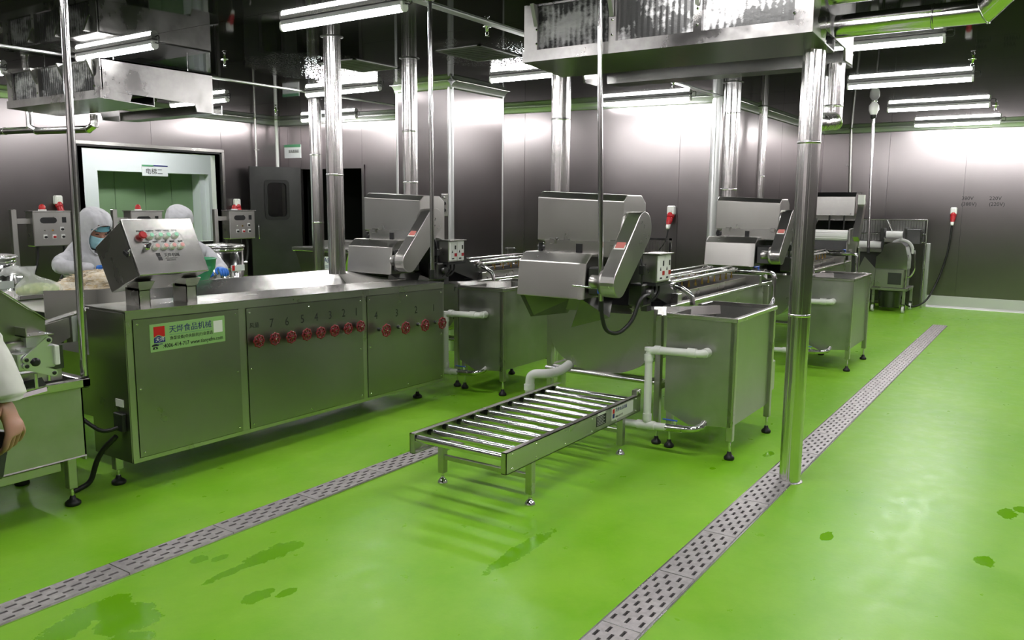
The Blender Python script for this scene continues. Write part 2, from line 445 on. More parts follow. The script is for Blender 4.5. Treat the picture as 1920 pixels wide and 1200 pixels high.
# extruded joint covers under the ceiling
t = structure('trim_1', MB().box(X0, XF, YS-.03, YS+.03, ZC-.012, ZC+.002, .004), 'aluminium')
t = structure('trim_2', MB().box(X0, xb(7.1), 7.075, 7.125, ZC-.010, ZC+.002, .004), 'aluminium')

def panels(wall, bounds, mk, holes=()):
    """sheet panels between bounds along the wall; holes = (s0,s1,z0,z1)"""
    for a, b in zip(bounds[:-1], bounds[1:]):
        zs = [(0., ZC)]
        for (h0, h1, z0, z1) in holes:
            if a >= h0-.01 and b <= h1+.01: zs = [s for s in ((0., z0), (z1, ZC)) if s[1]-s[0] > .02]
        for z0, z1 in zs: mk(a+.002, b-.002, z0, z1).build('wall_panel', 'wall_steel', wall, (0,0,0))

# left wall with the corridor window
WX0, WX1, WZ0, WZ1 = 5.36, 7.46, .93, 2.235
wl = structure('wall_left', MB().box(X0, WX0, YL+.02, YL+.12, 0, ZC).box(WX1, xb(YL)+.3, YL+.02, YL+.12, 0, ZC)
               .box(WX0, WX1, YL+.02, YL+.12, 0, WZ0).box(WX0, WX1, YL+.02, YL+.12, WZ1, ZC), 'dark_steel')
panels(wl, [X0, -1.86, -.83, .2, 1.23, 2.26, 3.29, 4.32, WX0, 6.384, WX1, xb(YL)], lambda a, b, z0, z1: MB().box(a, b, YL, YL+.02, z0, z1), ((WX0, WX1, WZ0, WZ1),))
# back wall with the doorway
DY0, DY1, DZ = 8.46, 9.62, 2.03
wb = structure('wall_back', MB().prism([(xb(YS)+.02, YS), (xb(YS)+.12, YS), (xb(DY0)+.12, DY0), (xb(DY0)+.02, DY0)], 'z', 0, ZC)
               .prism([(xb(DY1)+.02, DY1), (xb(DY1)+.12, DY1), (xb(YL)+.12, YL+.02), (xb(YL)+.02, YL+.02)], 'z', 0, ZC)
               .prism([(xb(DY0)+.02, DY0), (xb(DY0)+.12, DY0), (xb(DY1)+.12, DY1), (xb(DY1)+.02, DY1)], 'z', DZ, ZC), 'dark_steel')
panels(wb, [YS, 3.77, 4.79, 5.81, 6.83, 7.85, DY0, 8.87, DY1, 9.885, YL], lambda a, b, z0, z1: MB().prism([(xb(a), a), (xb(a)+.02, a), (xb(b)+.02, b), (xb(b), b)], 'z', z0, z1), ((DY0, DY1, 0., DZ),))
# inner corner wall, far wall and the two walls behind the camera
ws = structure('wall_side', MB().box(xb(YS), XF, YS+.02, YS+.12, 0, ZC), 'dark_steel')
panels(ws, [xb(YS), 9.44, 10.541, 11.636, 12.74, XF], lambda a, b, z0, z1: MB().box(a, b, YS, YS+.02, z0, z1))
wf = structure('wall_far', MB().box(XF+.02, XF+.12, Y0, YS, 0, ZC), 'dark_steel')
panels(wf, [Y0, -1.9, -.84, .22, 1.278, 2.342, YS], lambda a, b, z0, z1: MB().box(XF, XF+.02, a, b, z0, z1))
wr = structure('wall_right', MB().box(X0, XF, Y0-.12, Y0-.02, 0, ZC), 'dark_steel')
panels(wr, [X0+1.0739*i for i in range(17)], lambda a, b, z0, z1: MB().box(a, b, Y0-.02, Y0, z0, z1))
wh = structure('wall_behind', MB().box(X0-.12, X0-.02, Y0, YL, 0, ZC), 'dark_steel')
panels(wh, [Y0+1.0542*i for i in range(13)], lambda a, b, z0, z1: MB().box(X0-.02, X0, a, b, z0, z1))
# boxed column
CX0, CX1, CY0, CY1 = 6.62, 7.57, 5.22, 5.98
wc = structure('wall_column', MB().box(CX0+.03, CX1-.03, CY0+.03, CY1-.03, 0, ZC), 'dark_steel')
for a in (MB().box(CX0+.03, CX1-.03, CY0, CY0+.02, 0, ZC), MB().box(CX0+.03, CX1-.03, CY1-.02, CY1, 0, ZC),
          MB().box(CX0, CX0+.02, CY0+.03, CY1-.03, 0, ZC), MB().box(CX1-.02, CX1, CY0+.03, CY1-.03, 0, ZC)):
    a.build('wall_panel', 'wall_steel', wc, (0,0,0))
for k, (x, y) in enumerate(((CX0+.03, CY0+.03), (CX1-.03, CY0+.03), (CX0+.03, CY1-.03), (CX1-.03, CY1-.03))):
    MB().cyl((x,y,0), (x,y,ZC), .034, 16).build('corner_profile', 'aluminium', wc, (0,0,0))
# hollow coves between wall and ceiling: quarter-round extrusions
def cove(n, a, b, inward, r=.075):
    """a,b plan points; inward = plan direction into the room"""
    iv = Vector((*inward, 0)).normalized(); rings = []
    for p in (a, b):
        q = []
        for j in range(7):
            t = j/6*PI/2
            q.append(Vector((p[0], p[1], ZC-r+0))+iv*(r-r*math.cos(t))+Vector((0,0,r*math.sin(t))))
        q.append(Vector((p[0], p[1], ZC))); rings.append(q)
    return structure('trim_%d' % n, MB().ring_tube(rings, True, True), 'aluminium')
cove(3, (X0, YL), (xb(YL), YL), (0,-1)); cove(4, (xb(YL), YL), (xb(YS), YS), (-1,-.086)); cove(5, (xb(YS), YS), (XF, YS), (0,-1)); cove(6, (XF, YS), (XF, Y0), (-1,0))
cove(7, (CX0, CY0), (CX1, CY0), (0,-1)); cove(8, (CX0, CY1), (CX0, CY0), (-1,0)); cove(9, (CX1, CY0), (CX1, CY1), (1,0))
# vertical round profile in the outer corner of back and side wall
structure('trim_10', MB().cyl((xb(YS)+.03, YS+.03, 0), (xb(YS)+.03, YS+.03, ZC), .06, 18), 'aluminium')
# metal kick plate along the far wall with a cement fillet
structure('baseboard_far', MB().prism([(XF, 0), (XF-.045, 0), (XF-.04, .012), (XF-.012, .03), (XF-.012, .178), (XF, .182)], 'y', Y0, 1.69), 'kick_plate')
structure('baseboard_side', MB().prism([(YS, 0), (YS-.045, 0), (YS-.04, .012), (YS-.012, .03), (YS-.012, .178), (YS, .182)], 'x', xb(YS)+.1, XF), 'kick_plate')
structure('trim_11', MB().box(XF-.05, XF-.002, 1.66, 1.75, 0, .98, .006), 'aluminium')

# corridor behind the window: white wall, recessed green lift door
cor = structure('wall_corridor', MB().box(4.4, 6.72, 12.0, 12.1, 0, 2.9).box(8.53+.1, 10.2, 12.0, 12.1, 0, 2.9).box(6.72, 8.63, 12.0, 12.1, 1.985, 2.9)
                .box(8.53, 8.63, 12.1, 12.35, 0, 1.985).box(6.62, 6.72, 12.1, 12.35, 0, 1.985).box(6.62, 8.63, 12.1, 12.35, 1.985, 2.08), 'corridor_white')
MB().box(4.3, 4.4, YL+.12, 12.1, 0, 2.9).build('end_wall', 'corridor_white', cor, (0,0,0))
MB().box(10.2, 10.3, YL+.12, 12.1, 0, 2.9).build('end_wall', 'corridor_white', cor, (0,0,0))
MB().box(4.3, 10.3, YL+.12, 12.1, 2.9, 3.).build('corridor_ceiling', 'corridor_white', cor, (0,0,0))
MB().box(6.0, 8.0, 10.9, 11.2, 2.87, 2.9).build('added_fill', 'corridor_fill', cor, (0,0,0))  # unseen glowing panel, added to light the corridor behind the glass
dl = structure('door_1', MB().box(6.72, 8.53, 12.33, 12.36, 0, 1.985), 'green_door')
xx = [6.72, 7.155, 7.66, 8.13, 8.53]
for a, b in zip(xx[:-1], xx[1:]): MB().box(a+.004, b-.004, 12.31, 12.33, 0, 1.985).build('door_panel', 'green_door', dl, (0,0,0))
sg = tag(MB().box(7.43, 7.87, 11.985, 11.998, 1.93, 2.10).build('wall_sign', 'sign_white'), 'white sign with a green bar above the lift door behind the window', 'sign')
MB().box(7.43, 7.62, 11.98, 11.986, 2.075, 2.10).build('colour_bar', 'sign_green', sg)
MB().box(7.62, 7.87, 11.98, 11.986, 2.083, 2.10).build('colour_bar', 'ink_blue', sg)
text('lettering', '电梯二', .1, face_negy(7.48, 11.982, 1.965), 'ink', sg)
# window: steel frame, black gasket, white reveal, one pane
wn = structure('window_1', MB().box(WX0-.035, WX1+.035, YL-.012, YL+.02, WZ1-.005, WZ1+.035).box(WX0-.035, WX1+.035, YL-.012, YL+.02, WZ0-.035, WZ0+.005)
               .box(WX0-.035, WX0+.005, YL-.012, YL+.02, WZ0, WZ1).box(WX1-.005, WX1+.035, YL-.012, YL+.02, WZ0, WZ1), 'steel_bright')
MB().box(WX0, WX1, YL-.004, YL+.03, WZ1-.03, WZ1).box(WX0, WX1, YL-.004, YL+.03, WZ0, WZ0+.03).box(WX0, WX0+.03, YL-.004, YL+.03, WZ0, WZ1).box(WX1-.03, WX1, YL-.004, YL+.03, WZ0, WZ1).build('gasket', 'black_rubber', wn, (0,0,0))
MB().box(WX0+.03, WX1-.03, YL+.02, YL+.12, WZ1-.05, WZ1-.03).box(WX0+.03, WX1-.03, YL+.02, YL+.12, WZ0+.03, WZ0+.05).box(WX0+.03, WX0+.1, YL+.02, YL+.12, WZ0+.03, WZ1-.03).box(WX1-.1, WX1-.03, YL+.02, YL+.12, WZ0+.03, WZ1-.03).build('window_reveal', 'white_plastic', wn, (0,0,0))
MB().box(WX0+.03, WX1-.03, YL+.02, YL+.026, WZ0+.03, WZ1-.03).build('pane', 'pane_glass', wn, (0,0,0))
# doorway frame, dark room behind and the open door leaf
def Db(y, d=0.): return xb(y)+d
fr = structure('door_2', MB().prism([(Db(DY0,-.02), DY0-.05), (Db(DY0,.1), DY0-.05), (Db(DY0,.1), DY0), (Db(DY0,-.02), DY0)], 'z', 0, DZ+.05)
               .prism([(Db(DY1,-.02), DY1), (Db(DY1,.1), DY1), (Db(DY1,.1), DY1+.05), (Db(DY1,-.02), DY1+.05)], 'z', 0, DZ+.05)
               .prism([(Db(DY0,-.02), DY0-.05), (Db(DY0,.1), DY0-.05), (Db(DY1,.1), DY1+.05), (Db(DY1,-.02), DY1+.05)], 'z', DZ, DZ+.05), 'wall_steel')
structure('wall_passage', MB().box(8.75, 11.4, 7.95, 8.1, 0, 2.5).box(8.75, 11.4, 10.0, 10.1, 0, 2.5).box(11.3, 11.4, 8.0, 10.05, 0, 2.5).box(8.75, 11.4, 7.95, 10.1, 2.5, 2.6), 'dark_void')  # the room's darkness is painted on as near-black walls
def door_leaf():
    h = Vector((8.52, 9.63, 0)); e = Vector((7.80, 9.90, 0)); d = (e-h).normalized(); n = Vector((-d.y, d.x, 0))
    if n.y > 0: n = -n
    W = (e-h).length
    o = thing('swing_door', 'dark steel door leaf with a rounded window standing open beside the dark doorway', 'door', h)
    M = Matrix(((d.x, n.x, 0, h.x), (d.y, n.y, 0, h.y), (0, 0, 1, 0), (0, 0, 0, 1)))
    a, b, z0, z1 = .2*W/.77, .55*W/.77, 1.29, 1.85
    MB().box(0, a, 0, .04, .02, 2.05).box(b, W, 0, .04, .02, 2.05).box(a, b, 0, .04, .02, z0).box(a, b, 0, .04, z1, 2.05).rot(M).build('leaf', 'dark_steel', o)
    def rr(x0, x1, y0, y1, r): 
        q = []
        for cx, cy, t0 in ((x1-r, y1-r, 0), (x0+r, y1-r, 1), (x0+r, y0+r, 2), (x1-r, y0+r, 3)):
            q += [(cx+r*math.cos((t0+j/4)*PI/2), cy+r*math.sin((t0+j/4)*PI/2)) for j in range(5)]
        return q
    g = MB(); out = rr(a-.012, b+.012, z0-.012, z1+.012, .06); inn = rr(a+.03, b-.03, z0+.03, z1-.03, .06); n_ = len(out)
    vs = [(p[0], y, p[1]) for y in (.052, -.012) for p in out]+[(p[0], y, p[1]) for y in (.052, -.012) for p in inn]
    fs = []
    for i in range(n_):
        j = (i+1) % n_
        fs += [(i, j, 2*n_+j, 2*n_+i), (n_+i, 3*n_+i, 3*n_+j, n_+j), (i, n_+i, n_+j, j), (2*n_+i, 2*n_+j, 3*n_+j, 3*n_+i)]
    g.add(vs, fs).rot(M).build('window_gasket', 'black_rubber', o)
    MB().box(a, b, .016, .024, z0, z1).rot(M).build('pane', 'glass', o)
    MB().tube([M @ Vector(p) for p in ((W-.09, .04, 1.0), (W-.09, .1, 1.0), (W-.09, .1, 1.2), (W-.09, .04, 1.2))], .01, 8, .02).build('handle', 'chrome', o)
door_leaf()
sg = tag(MB().prism([(xb(9.95)-.012, 9.95), (xb(9.95)-.002, 9.95), (xb(9.62)-.002, 9.62), (xb(9.62)-.012, 9.62)], 'z', 2.2, 2.4).build('wall_sign', 'sign_white'), 'white notice with a green band on the wall above the dark doorway', 'sign')
MB().prism([(xb(9.95)-.016, 9.95), (xb(9.95)-.012, 9.95), (xb(9.62)-.012, 9.62), (xb(9.62)-.016, 9.62)], 'z', 2.36, 2.4).build('colour_bar', 'sign_green', sg)
text('lettering', '工器具清洗区', .05, Matrix.Translation((0,0,0)) @ face_negx(xb(9.95)-.014+.01, 9.93, 2.28), 'ink', sg)
# marker notes on the far wall
for k, (a, y, z) in enumerate((('380V', 1.30, 1.64), ('(380V)', 1.30, 1.555), ('220V', .94, 1.64), ('(220V)', .94, 1.555))):
    text('handwriting', a, .075, face_negx(XF-.001, y+.0, z), 'ink', wf)

# ------------------------------------------------------------------ floor drains
def grate_mesh():
    """slotted cover plate .51 x .155 with real openings, local origin at one end"""
    Lg, Wd, th = .512, .155, .004
    slots = []
    for row in range(5):
        yc = .0195+row*.029
        for k in range(-1, 6):
            xc = .052+k*.0935+(.046 if row % 2 else 0)
            a, b = max(xc-.021, .014), min(xc+.021, Lg-.014)
            if b-a > .016: slots.append((a, b, yc-.0065, yc+.0065))
    mb = MB(); bm = bmesh.new()
    xsn = sorted({0, Lg} | {s[0] for s in slots} | {s[1] for s in slots})
    ysn = [0.]
    for row in range(5): ysn += [.0195+row*.029-.0065, .0195+row*.029+.0065]
    ysn.append(Wd)
    def hole(x, y): return any(a < x < b and c < y < d for a, b, c, d in slots)
    vmap = {}
    def V(x, y, z):
        k = (round(x, 5), round(y, 5), z)
        if k not in vmap: vmap[k] = len(mb.v); mb.v.append(k)
        return vmap[k]
    rows = []
    for yi in range(len(ysn)-1):
        y0, y1 = ysn[yi], ysn[yi+1]; ym = (y0+y1)/2
        segs = sorted([(a, b) for a, b, c, d in slots if c < ym < d]); x = 0.
        for a, b in segs+[(Lg, Lg)]:
            if a-x > 1e-5:
                mb.f.append([V(x,y0,th), V(a,y0,th), V(a,y1,th), V(x,y1,th)]); mb.sm.append(False)
            x = b
        for a, b in segs:
            for q in ([(a,y0),(b,y0)], [(b,y0),(b,y1)], [(b,y1),(a,y1)], [(a,y1),(a,y0)]):
                mb.f.append([V(*q[0],th), V(*q[1],th), V(*q[1],-.006), V(*q[0],-.006)]); mb.sm.append(False)
    for q in ([(0,0),(Lg,0)], [(Lg,0),(Lg,Wd)], [(Lg,Wd),(0,Wd)], [(0,Wd),(0,0)]):
        mb.f.append([V(*q[0],th), V(*q[1],th), V(*q[1],-.006), V(*q[0],-.006)]); mb.sm.append(False)
    me = bpy.data.meshes.new('grate'); me.from_pydata(mb.v, [], mb.f); me.materials.append(MATS['grate_steel']); return me
GM = grate_mesh()
def drain(y0, x_start, n, label):
    o = thing('floor_drain', label, 'drain', (x_start, y0, 0))
    Lt = n*.5155
    MB().box(x_start, x_start+Lt, y0-.004, y0+.163, .0004, .0012).build('channel', 'dark_void', o)  # flat black sheet painted in for the shade below the grates
    MB().box(x_start, x_start+Lt, y0-.009, y0-.001, 0, .0055).box(x_start, x_start+Lt, y0+.157, y0+.166, 0, .0055).build('channel_edge', 'steel_bright', o)
    for i in range(n):
        g = bpy.data.objects.new('grate_plate', GM); COL.objects.link(g); g.parent = o; g.location = (i*.5155+.002, 0, .006)
        MB().box(x_start+i*.5155-.003, x_start+i*.5155+.002, y0, y0+.156, .001, .0105).build('seam_bar', 'steel_bright', o)
drain(1.143, 2.545-2*.5155, 20, 'long slotted steel floor drain running past the pole to the far wall')
drain(3.105, 1.765-3*.5155, 9, 'slotted steel floor drain running under the roller conveyor')
# ------------------------------------------------------------------ tube lamps under the ceiling (they run along Y)
def make_lamp():
    o = thing('tube_lamp', 'x', 'lamp', (0,0,ZC), 'tube lamps on the ceiling')
    Lh = .55
    MB().box(-.026, .026, -Lh, Lh, ZC-.034, ZC-.001, .005).build('housing', 'lamp_body', o)
    q = [(.0245*math.cos(PI*.9+PI*1.2*j/14), ZC-.042+.0245*math.sin(PI*.9+PI*1.2*j/14)) for j in range(15)]
    MB().prism(q, 'y', -Lh+.015, Lh-.015, True).build('diffuser', 'lamp_tube', o)
    for s in (-1, 1):
        MB().prism([(x*1.1, (z-ZC+.042)*1.1+ZC-.042) for x, z in q]+[(.027, ZC-.012), (-.027, ZC-.012)], 'y', s*Lh-.0, s*(Lh-.017)).build('end_cap', 'white_plastic', o)
    MB().tube([(0, -Lh, ZC-.02), (0, -Lh-.04, ZC-.03), (0, -Lh-.055, ZC-.015), (0, -Lh-.05, ZC)], .004, 6, .015).build('cable', 'black_rubber', o)
    return o
LAMPS = [  # x, y centre, label (None: outside the picture)
    (3.87, 3.95, 'large tube lamp at the top beside the tall foil-clad pipe'),
    (3.78, 6.38, 'tube lamp above the frosted cooling unit over the worker'),
    (6.18, 8.72, 'tube lamp whose end shows behind the frosted cooling unit'),
    (6.38, 6.51, 'tube lamp behind two foil-clad pipes over the sorting area'),
    (8.30, 8.75, 'small tube lamp nearest to the dark doorway'),
    (6.55, 4.13, 'tube lamp half hidden behind the big cooling unit'),
    (8.78, 4.09, 'tube lamp over the back wall beside the inner corner'),
    (8.77, 1.35, 'bright tube lamp right of the pole, third row from far wall'),
    (11.1, 1.37, 'tube lamp on the far right, second row from far wall'),
    (13.39, 1.39, 'tube lamp directly against the far wall'),
    (6.62, 1.35, 'tube lamp below the two foil-clad ducts'),
    (3.9, 1.35, None), (1.3, 1.35, None), (1.3, 3.95, None), (1.3, 6.4, None),
    (3.8, 8.8, None), (1.3, 8.8, None), (3.9, -1.2, None), (6.6, -1.2, None), (8.8, -1.2, None), (11.1, -1.2, None), (1.3, -1.2, None), (13.39, -1.2, None)]
l0 = make_lamp()
for i, (x, y, lb) in enumerate(LAMPS):
    if not lb:
        row = {1.3: 'above the camera', 3.8: 'beside the cooling units', 3.9: 'beside the cooling units', 6.6: 'beside the ducts', 8.8: 'third row from the end', 11.1: 'second row from the end', 13.39: 'last row'}[x]
        col = 'over the bare floor' if y < 0 else 'over the long floor drain' if y < 2 else 'over the conveyor lane' if y < 5 else 'over the sorting lane' if y < 7 else 'by the window wall'
        lb = 'tube lamp outside the view %s, %s' % (col, row)
    if i == 0: l0.location = (x, y, ZC); l0['label'] = lb
    else: copy_tree(l0, (x, y, ZC), lb)

# ------------------------------------------------------------------ ceiling air vents, sprinklers
def vent(x0, x1, y0, y1, label):
    o = thing('ceiling_vent', label, 'vent', ((x0+x1)/2, (y0+y1)/2, ZC), 'ceiling vents')
    MB().box(x0, x1, y0, y0+.028, ZC-.005, ZC).box(x0, x1, y1-.028, y1, ZC-.005, ZC).box(x0, x0+.028, y0, y1, ZC-.005, ZC).box(x1-.028, x1, y0, y1, ZC-.005, ZC).build('frame', 'vent_metal', o)
    MB().box(x0+.02, x1-.02, y0+.02, y1-.02, ZC-.0015, ZC-.0005).build('backing', 'dark_void', o)
    n = 9
    for i in range(n):
        x = x0+.04+(x1-x0-.08)*i/(n-1)
        MB().plate([(x-.012, y0+.026, ZC-.002), (x-.012, y1-.026, ZC-.002), (x+.012, y1-.026, ZC-.006), (x+.012, y0+.026, ZC-.006)], .0015).build('slat', 'vent_metal', o)
vent(5.24, 5.83, 3.85, 4.31, 'square ceiling vent beside the big cooling unit')
vent(5.17, 5.74, 5.12, 5.58, 'square ceiling vent between the two foil-clad pipes')
def sprinkler(x, y, label):
    o = thing('sprinkler', label, 'sprinkler', (x, y, ZC), 'ceiling sprinklers')
    MB().lathe((x,y,ZC), (0,0,-1), ((.03,0),(.03,.004),(.012,.008),(.010,.03),(.006,.034)), 12).build('escutcheon', 'chrome', o)
    MB().tube([(x-.0,y-.004,ZC-.03),(x,y-.014,ZC-.045),(x,y-.004,ZC-.062)], .003, 6).tube([(x,y+.004,ZC-.03),(x,y+.014,ZC-.045),(x,y+.004,ZC-.062)], .003, 6).build('yoke', 'chrome', o)
    MB().lathe((x,y,ZC-.06), (0,0,-1), ((.004,0),(.018,.004),(.018,.007)), 12).build('deflector', 'chrome', o)
for a in ((4.60, 6.10, 'sprinkler head on the ceiling right of the frosted cooling unit'), (4.74, 3.42, 'sprinkler head on the ceiling joint left of the big cooling unit'),
          (7.78, 3.33, 'sprinkler head above the lamp by the inner corner'), (7.9, .74, 'sprinkler head at the end of the bright lamp'),
          (11.6, .80, 'sprinkler head between the two farthest lamps'), (7.45, 8.85, 'sprinkler head near the dark doorway')): sprinkler(*a)

# ------------------------------------------------------------------ vertical foil-clad pipes
def clad_pipe(x, y, r, z0, z1, label, joints=(), base=True):
    o = thing('clad_pipe', label, 'pipe', (x, y, z0), 'vertical foil-clad pipes')
    zs = sorted([z0]+[z for z in joints if z0 < z < z1]+[z1])
    for a, b in zip(zs[:-1], zs[1:]): MB().cyl((x,y,a), (x,y,b), r, 40).build('cladding', 'foil', o)
    for z in zs[1:-1]: MB().lathe((x,y,z-.008), (0,0,1), ((r,0),(r+.0025,.003),(r+.0025,.013),(r,.016)), 40).build('joint_band', 'foil', o)
    if z1 > ZC-.01: MB().lathe((x,y,ZC), (0,0,-1), ((r+.02,0),(r+.02,.003),(r+.002,.006)), 40).build('ceiling_collar', 'black_rubber', o)
    if base and z0 < .02: MB().lathe((x,y,0), (0,0,1), ((r+.012,0),(r+.012,.004),(r,.008)), 32).build('floor_collar', 'steel_bright', o)
clad_pipe(4.415, 4.60, .064, 1.0, ZC, 'tall foil-clad pipe just left of the middle hooded washer', (1.75,))
clad_pipe(5.41, 4.715, .066, 1.10, ZC, 'foil-clad pipe rising behind the hood of the washer beside the cabinet', (1.72, 2.15))
clad_pipe(6.88, 7.48, .072, 0., ZC, 'slim foil-clad pipe in front of the dark doorway', (1.3, 2.1))
clad_pipe(5.64, 3.35, .0745, 0., ZC, 'foil-clad pipe rising behind the hood of the washer above the rollers', (2.2,))
clad_pipe(8.15, 2.85, .082, 1.13, ZC, 'foil-clad pipe behind the second hood next to the inner corner', (1.7, 2.45))
clad_pipe(4.556, 1.163, .058, 0., 2.40, 'thick foil-clad pole standing on the long floor drain', (.95, 1.88))
clad_pipe(10.3, 3.2, .05, 0., ZC, 'thin foil-clad pipe behind the pole in the inner corner', (1.9,))

# ------------------------------------------------------------------ cooling units under the ceiling
def cooling_unit(x0, x1, y0, y1, label, zb=2.375, zt=2.70, dx=0.):
    o = thing('cooling_unit', label, 'air cooler', ((x0+x1)/2, (y0+y1)/2, zb), 'cooling units')
    Ly = y1-y0; e = .09
    # casing top and end cheeks
    MB().box(x0+.02, x1, y0, y1, zt-.012, zt).build('top_plate', 'frost_panel', o)
    for a, b in ((y0, y0+.012), (y1-.012, y1)):
        MB().prism([(x0+.02, zb+.06), (x0+.02, zt), (x1, zt), (x1, zb-.028), (x1-.17, zb-.028), (x1-.185, zb+.035), (x0+.25, zb+.055)], 'y', a, b).build('end_cheek', 'frost_panel', o)
        MB().prism([(x0, zb+.002), (x0, zb+.062), (x0+.27, zb+.05), (x0+.25, zb-.01)], 'y', a-.004 if a == y0 else b, a if a == y0 else b+.004).build('tray_end', 'frost_panel', o)
    # front frames: end stiles, two mullions
    ym = [y0+e+(Ly-2*e)*k/3 for k in range(4)]
    MB().box(x0+.012, x0+.03, y0, y0+e, zb+.06, zt).build('front_stile', 'frost_panel', o)
    MB().box(x0+.012, x0+.03, y1-e, y1, zb+.06, zt).build('front_stile', 'frost_panel', o)
    for y in ym[1:3]: MB().box(x0+.008, x0+.05, y-.022, y+.022, zb+.06, zt).build('mullion', 'frost_panel', o)
    for a, b in zip(ym[:-1], ym[1:]):
        mb = MB(); n = 14
        for i in range(n+1):
            pass
        rings = []
        for i in range(n*2+1):
            y = a+(b-a)*i/(n*2); d = .003 if i % 2 else 0.
            rings.append((y, x0+.035+d))
        vs = [(x, y, zb+.06) for y, x in rings]+[(x, y, zt-.01) for y, x in rings]; k = len(rings)
        mb.add(vs, [(i, i+1, k+i+1, k+i) for i in range(k-1)])
        mb.build('finned_coil', 'frost_coil', o)
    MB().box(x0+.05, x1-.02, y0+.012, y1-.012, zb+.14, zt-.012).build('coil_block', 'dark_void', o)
    # hinge plates with bolts
    for y in (y0+e, ym[1], ym[2], y1-e):
        MB().prism([(x0-.002, zt-.13), (x0-.002, zt-.01), (x0-.05, zt-.01)], 'y', y-.012, y+.012).build('bracket', 'steel_worn', o)
        b_ = MB()
        for z in (zb+.1, zb+.18, zt-.08): screw(b_, (x0+.008, y-.0, z), (-1,0,0), .008)
        b_.build('bolt', 'chrome', o)
    # front drip tray: upright lip and sloping underside, second tray behind
    MB().prism([(x0, zb), (x0, zb+.062), (x0+.006, zb+.062), (x0+.006, zb+.008), (x0+.46, zb-.018), (x0+.46, zb+.06), (x0+.466, zb+.06), (x0+.466, zb-.026)], 'y', y0-.002, y1+.002).build('drip_tray', 'wet_steel', o)
    MB().prism([(x0-.0012, zb), (x0-.0012, zb+.064), (x0, zb+.064), (x0, zb)], 'y', y0-.002, y1+.002).build('tray_lip', 'frost_panel', o)
    MB().prism([(x1-.06, zb-.03), (x1-.06, zb+.05), (x1-.054, zb+.05), (x1-.054, zb-.024), (x1+.10, zb-.024), (x1+.10, zb+.05), (x1+.106, zb+.05), (x1+.106, zb-.03)], 'y', y0+.02, y1-.12).build('rear_tray', 'wet_steel', o)
    for y in (y0+.25, y0+.62, y1-.55, y1-.2):
        MB().lathe((x0+.70, y, zb+.139), (0,0,-1), ((.17,0),(.17,.03),(.155,.05),(.15,.02)), 24).build('fan_ring', 'black_plastic', o)
    for y in (y0+.2, y1-.2):
        for x in (x0+.25, x1-.1): MB().cyl((x,y,zt), (x,y,ZC), .006, 8).build('hanger_rod', 'chrome', o)
    return o
cu = cooling_unit(4.17, 5.08, 1.083, 2.745, 'big frosted steel cooling unit hanging at the top beside the pole')
cv = cooling_unit(3.64, 4.68, 6.39, 7.90, 'smaller frosted steel cooling unit hanging over the worker', 2.35, 2.66)

# foil-clad ducts leaving the big unit and its drain
def duct(name, pts, r, label, bend=.0, mt='foil_duct', bands=()):
    o = thing(name, label, 'pipe', pts[0])
    P = [Vector(p) for p in pts]
    for i in range(len(P)-1):
        d = (P[i+1]-P[i]).normalized()
        a = P[i]-d*(r*.414 if i else 0); b = P[i+1]+d*(r*.414 if i < len(P)-2 else 0)
        # mitred segments
        def ring(p, n1, n2):
            nrm = (n1+n2).normalized() if n2 is not None else n1
            u = d.orthogonal().normalized(); w_ = d.cross(u); out = []
            for j in range(28):
                t = 2*PI*j/28; q = p+(u*math.cos(t)+w_*math.sin(t))*r
                k = -(q-p).dot(nrm)/d.dot(nrm); out.append(q+d*k)
            return out
        dn = (P[i+2]-P[i+1]).normalized() if i+2 < len(P) else None
        dp = (P[i]-P[i-1]).normalized() if i else None
        MB().ring_tube([ring(P[i], d, dp), ring(P[i+1], d, dn)]).build('cladding', mt, o)
        if dn is not None:
            mb = MB(); nr = (d+dn).normalized(); u = nr.orthogonal()
            big = ring(P[i+1], d, dn)
            mb.tube(big+[big[0]], .004, 5).build('seam', 'foil', o)
    for p, d in bands:
        MB().lathe(Vector(p)-Vector(d).normalized()*.006, d, ((r,0),(r+.003,.003),(r+.003,.009),(r,.012)), 28).build('joint_band', 'foil', o)
    return o
duct('foil_duct', [(4.62, 1.075, 2.475), (4.62, .40, 2.475), (4.50, .24, 2.60), (4.46, .22, ZC)], .058, 'lower thick foil-clad duct leaving the big cooling unit', bands=(((4.62, .62, 2.475), (0,1,0)),))
duct('foil_duct', [(4.45, 1.075, 2.60), (4.45, .62, 2.60), (4.40, .52, ZC)], .052, 'upper foil-clad duct leaving the big cooling unit', bands=(((4.45, .78, 2.60), (0,1,0)),))
duct('foil_duct', [(4.90, 1.13, 2.33), (4.90, 1.13, 2.02), (4.66, 1.155, 1.99), (4.58, 1.163, 1.99)], .05, 'short foil-clad drain elbow joining the pole below the cooling unit', mt='foil', bands=(((4.90, 1.13, 2.1), (0,0,1)),))
duct('foil_duct', [(4.2, 7.50, 2.33), (4.2, 7.50, 2.235), (4.2, 7.60, 2.20), (4.2, 8.55, 2.225), (4.2, 8.68, 2.26), (4.2, 8.68, 2.55), (4.2, 8.68, ZC)], .034, 'foil-clad U-shaped drain pipe below the smaller cooling unit')
duct('foil_duct', [(4.2, 8.6, 2.24), (4.2, 9.2, 2.25), (4.2, YL, 2.26)], .034, 'foil-clad pipe running to the window wall at the picture edge')

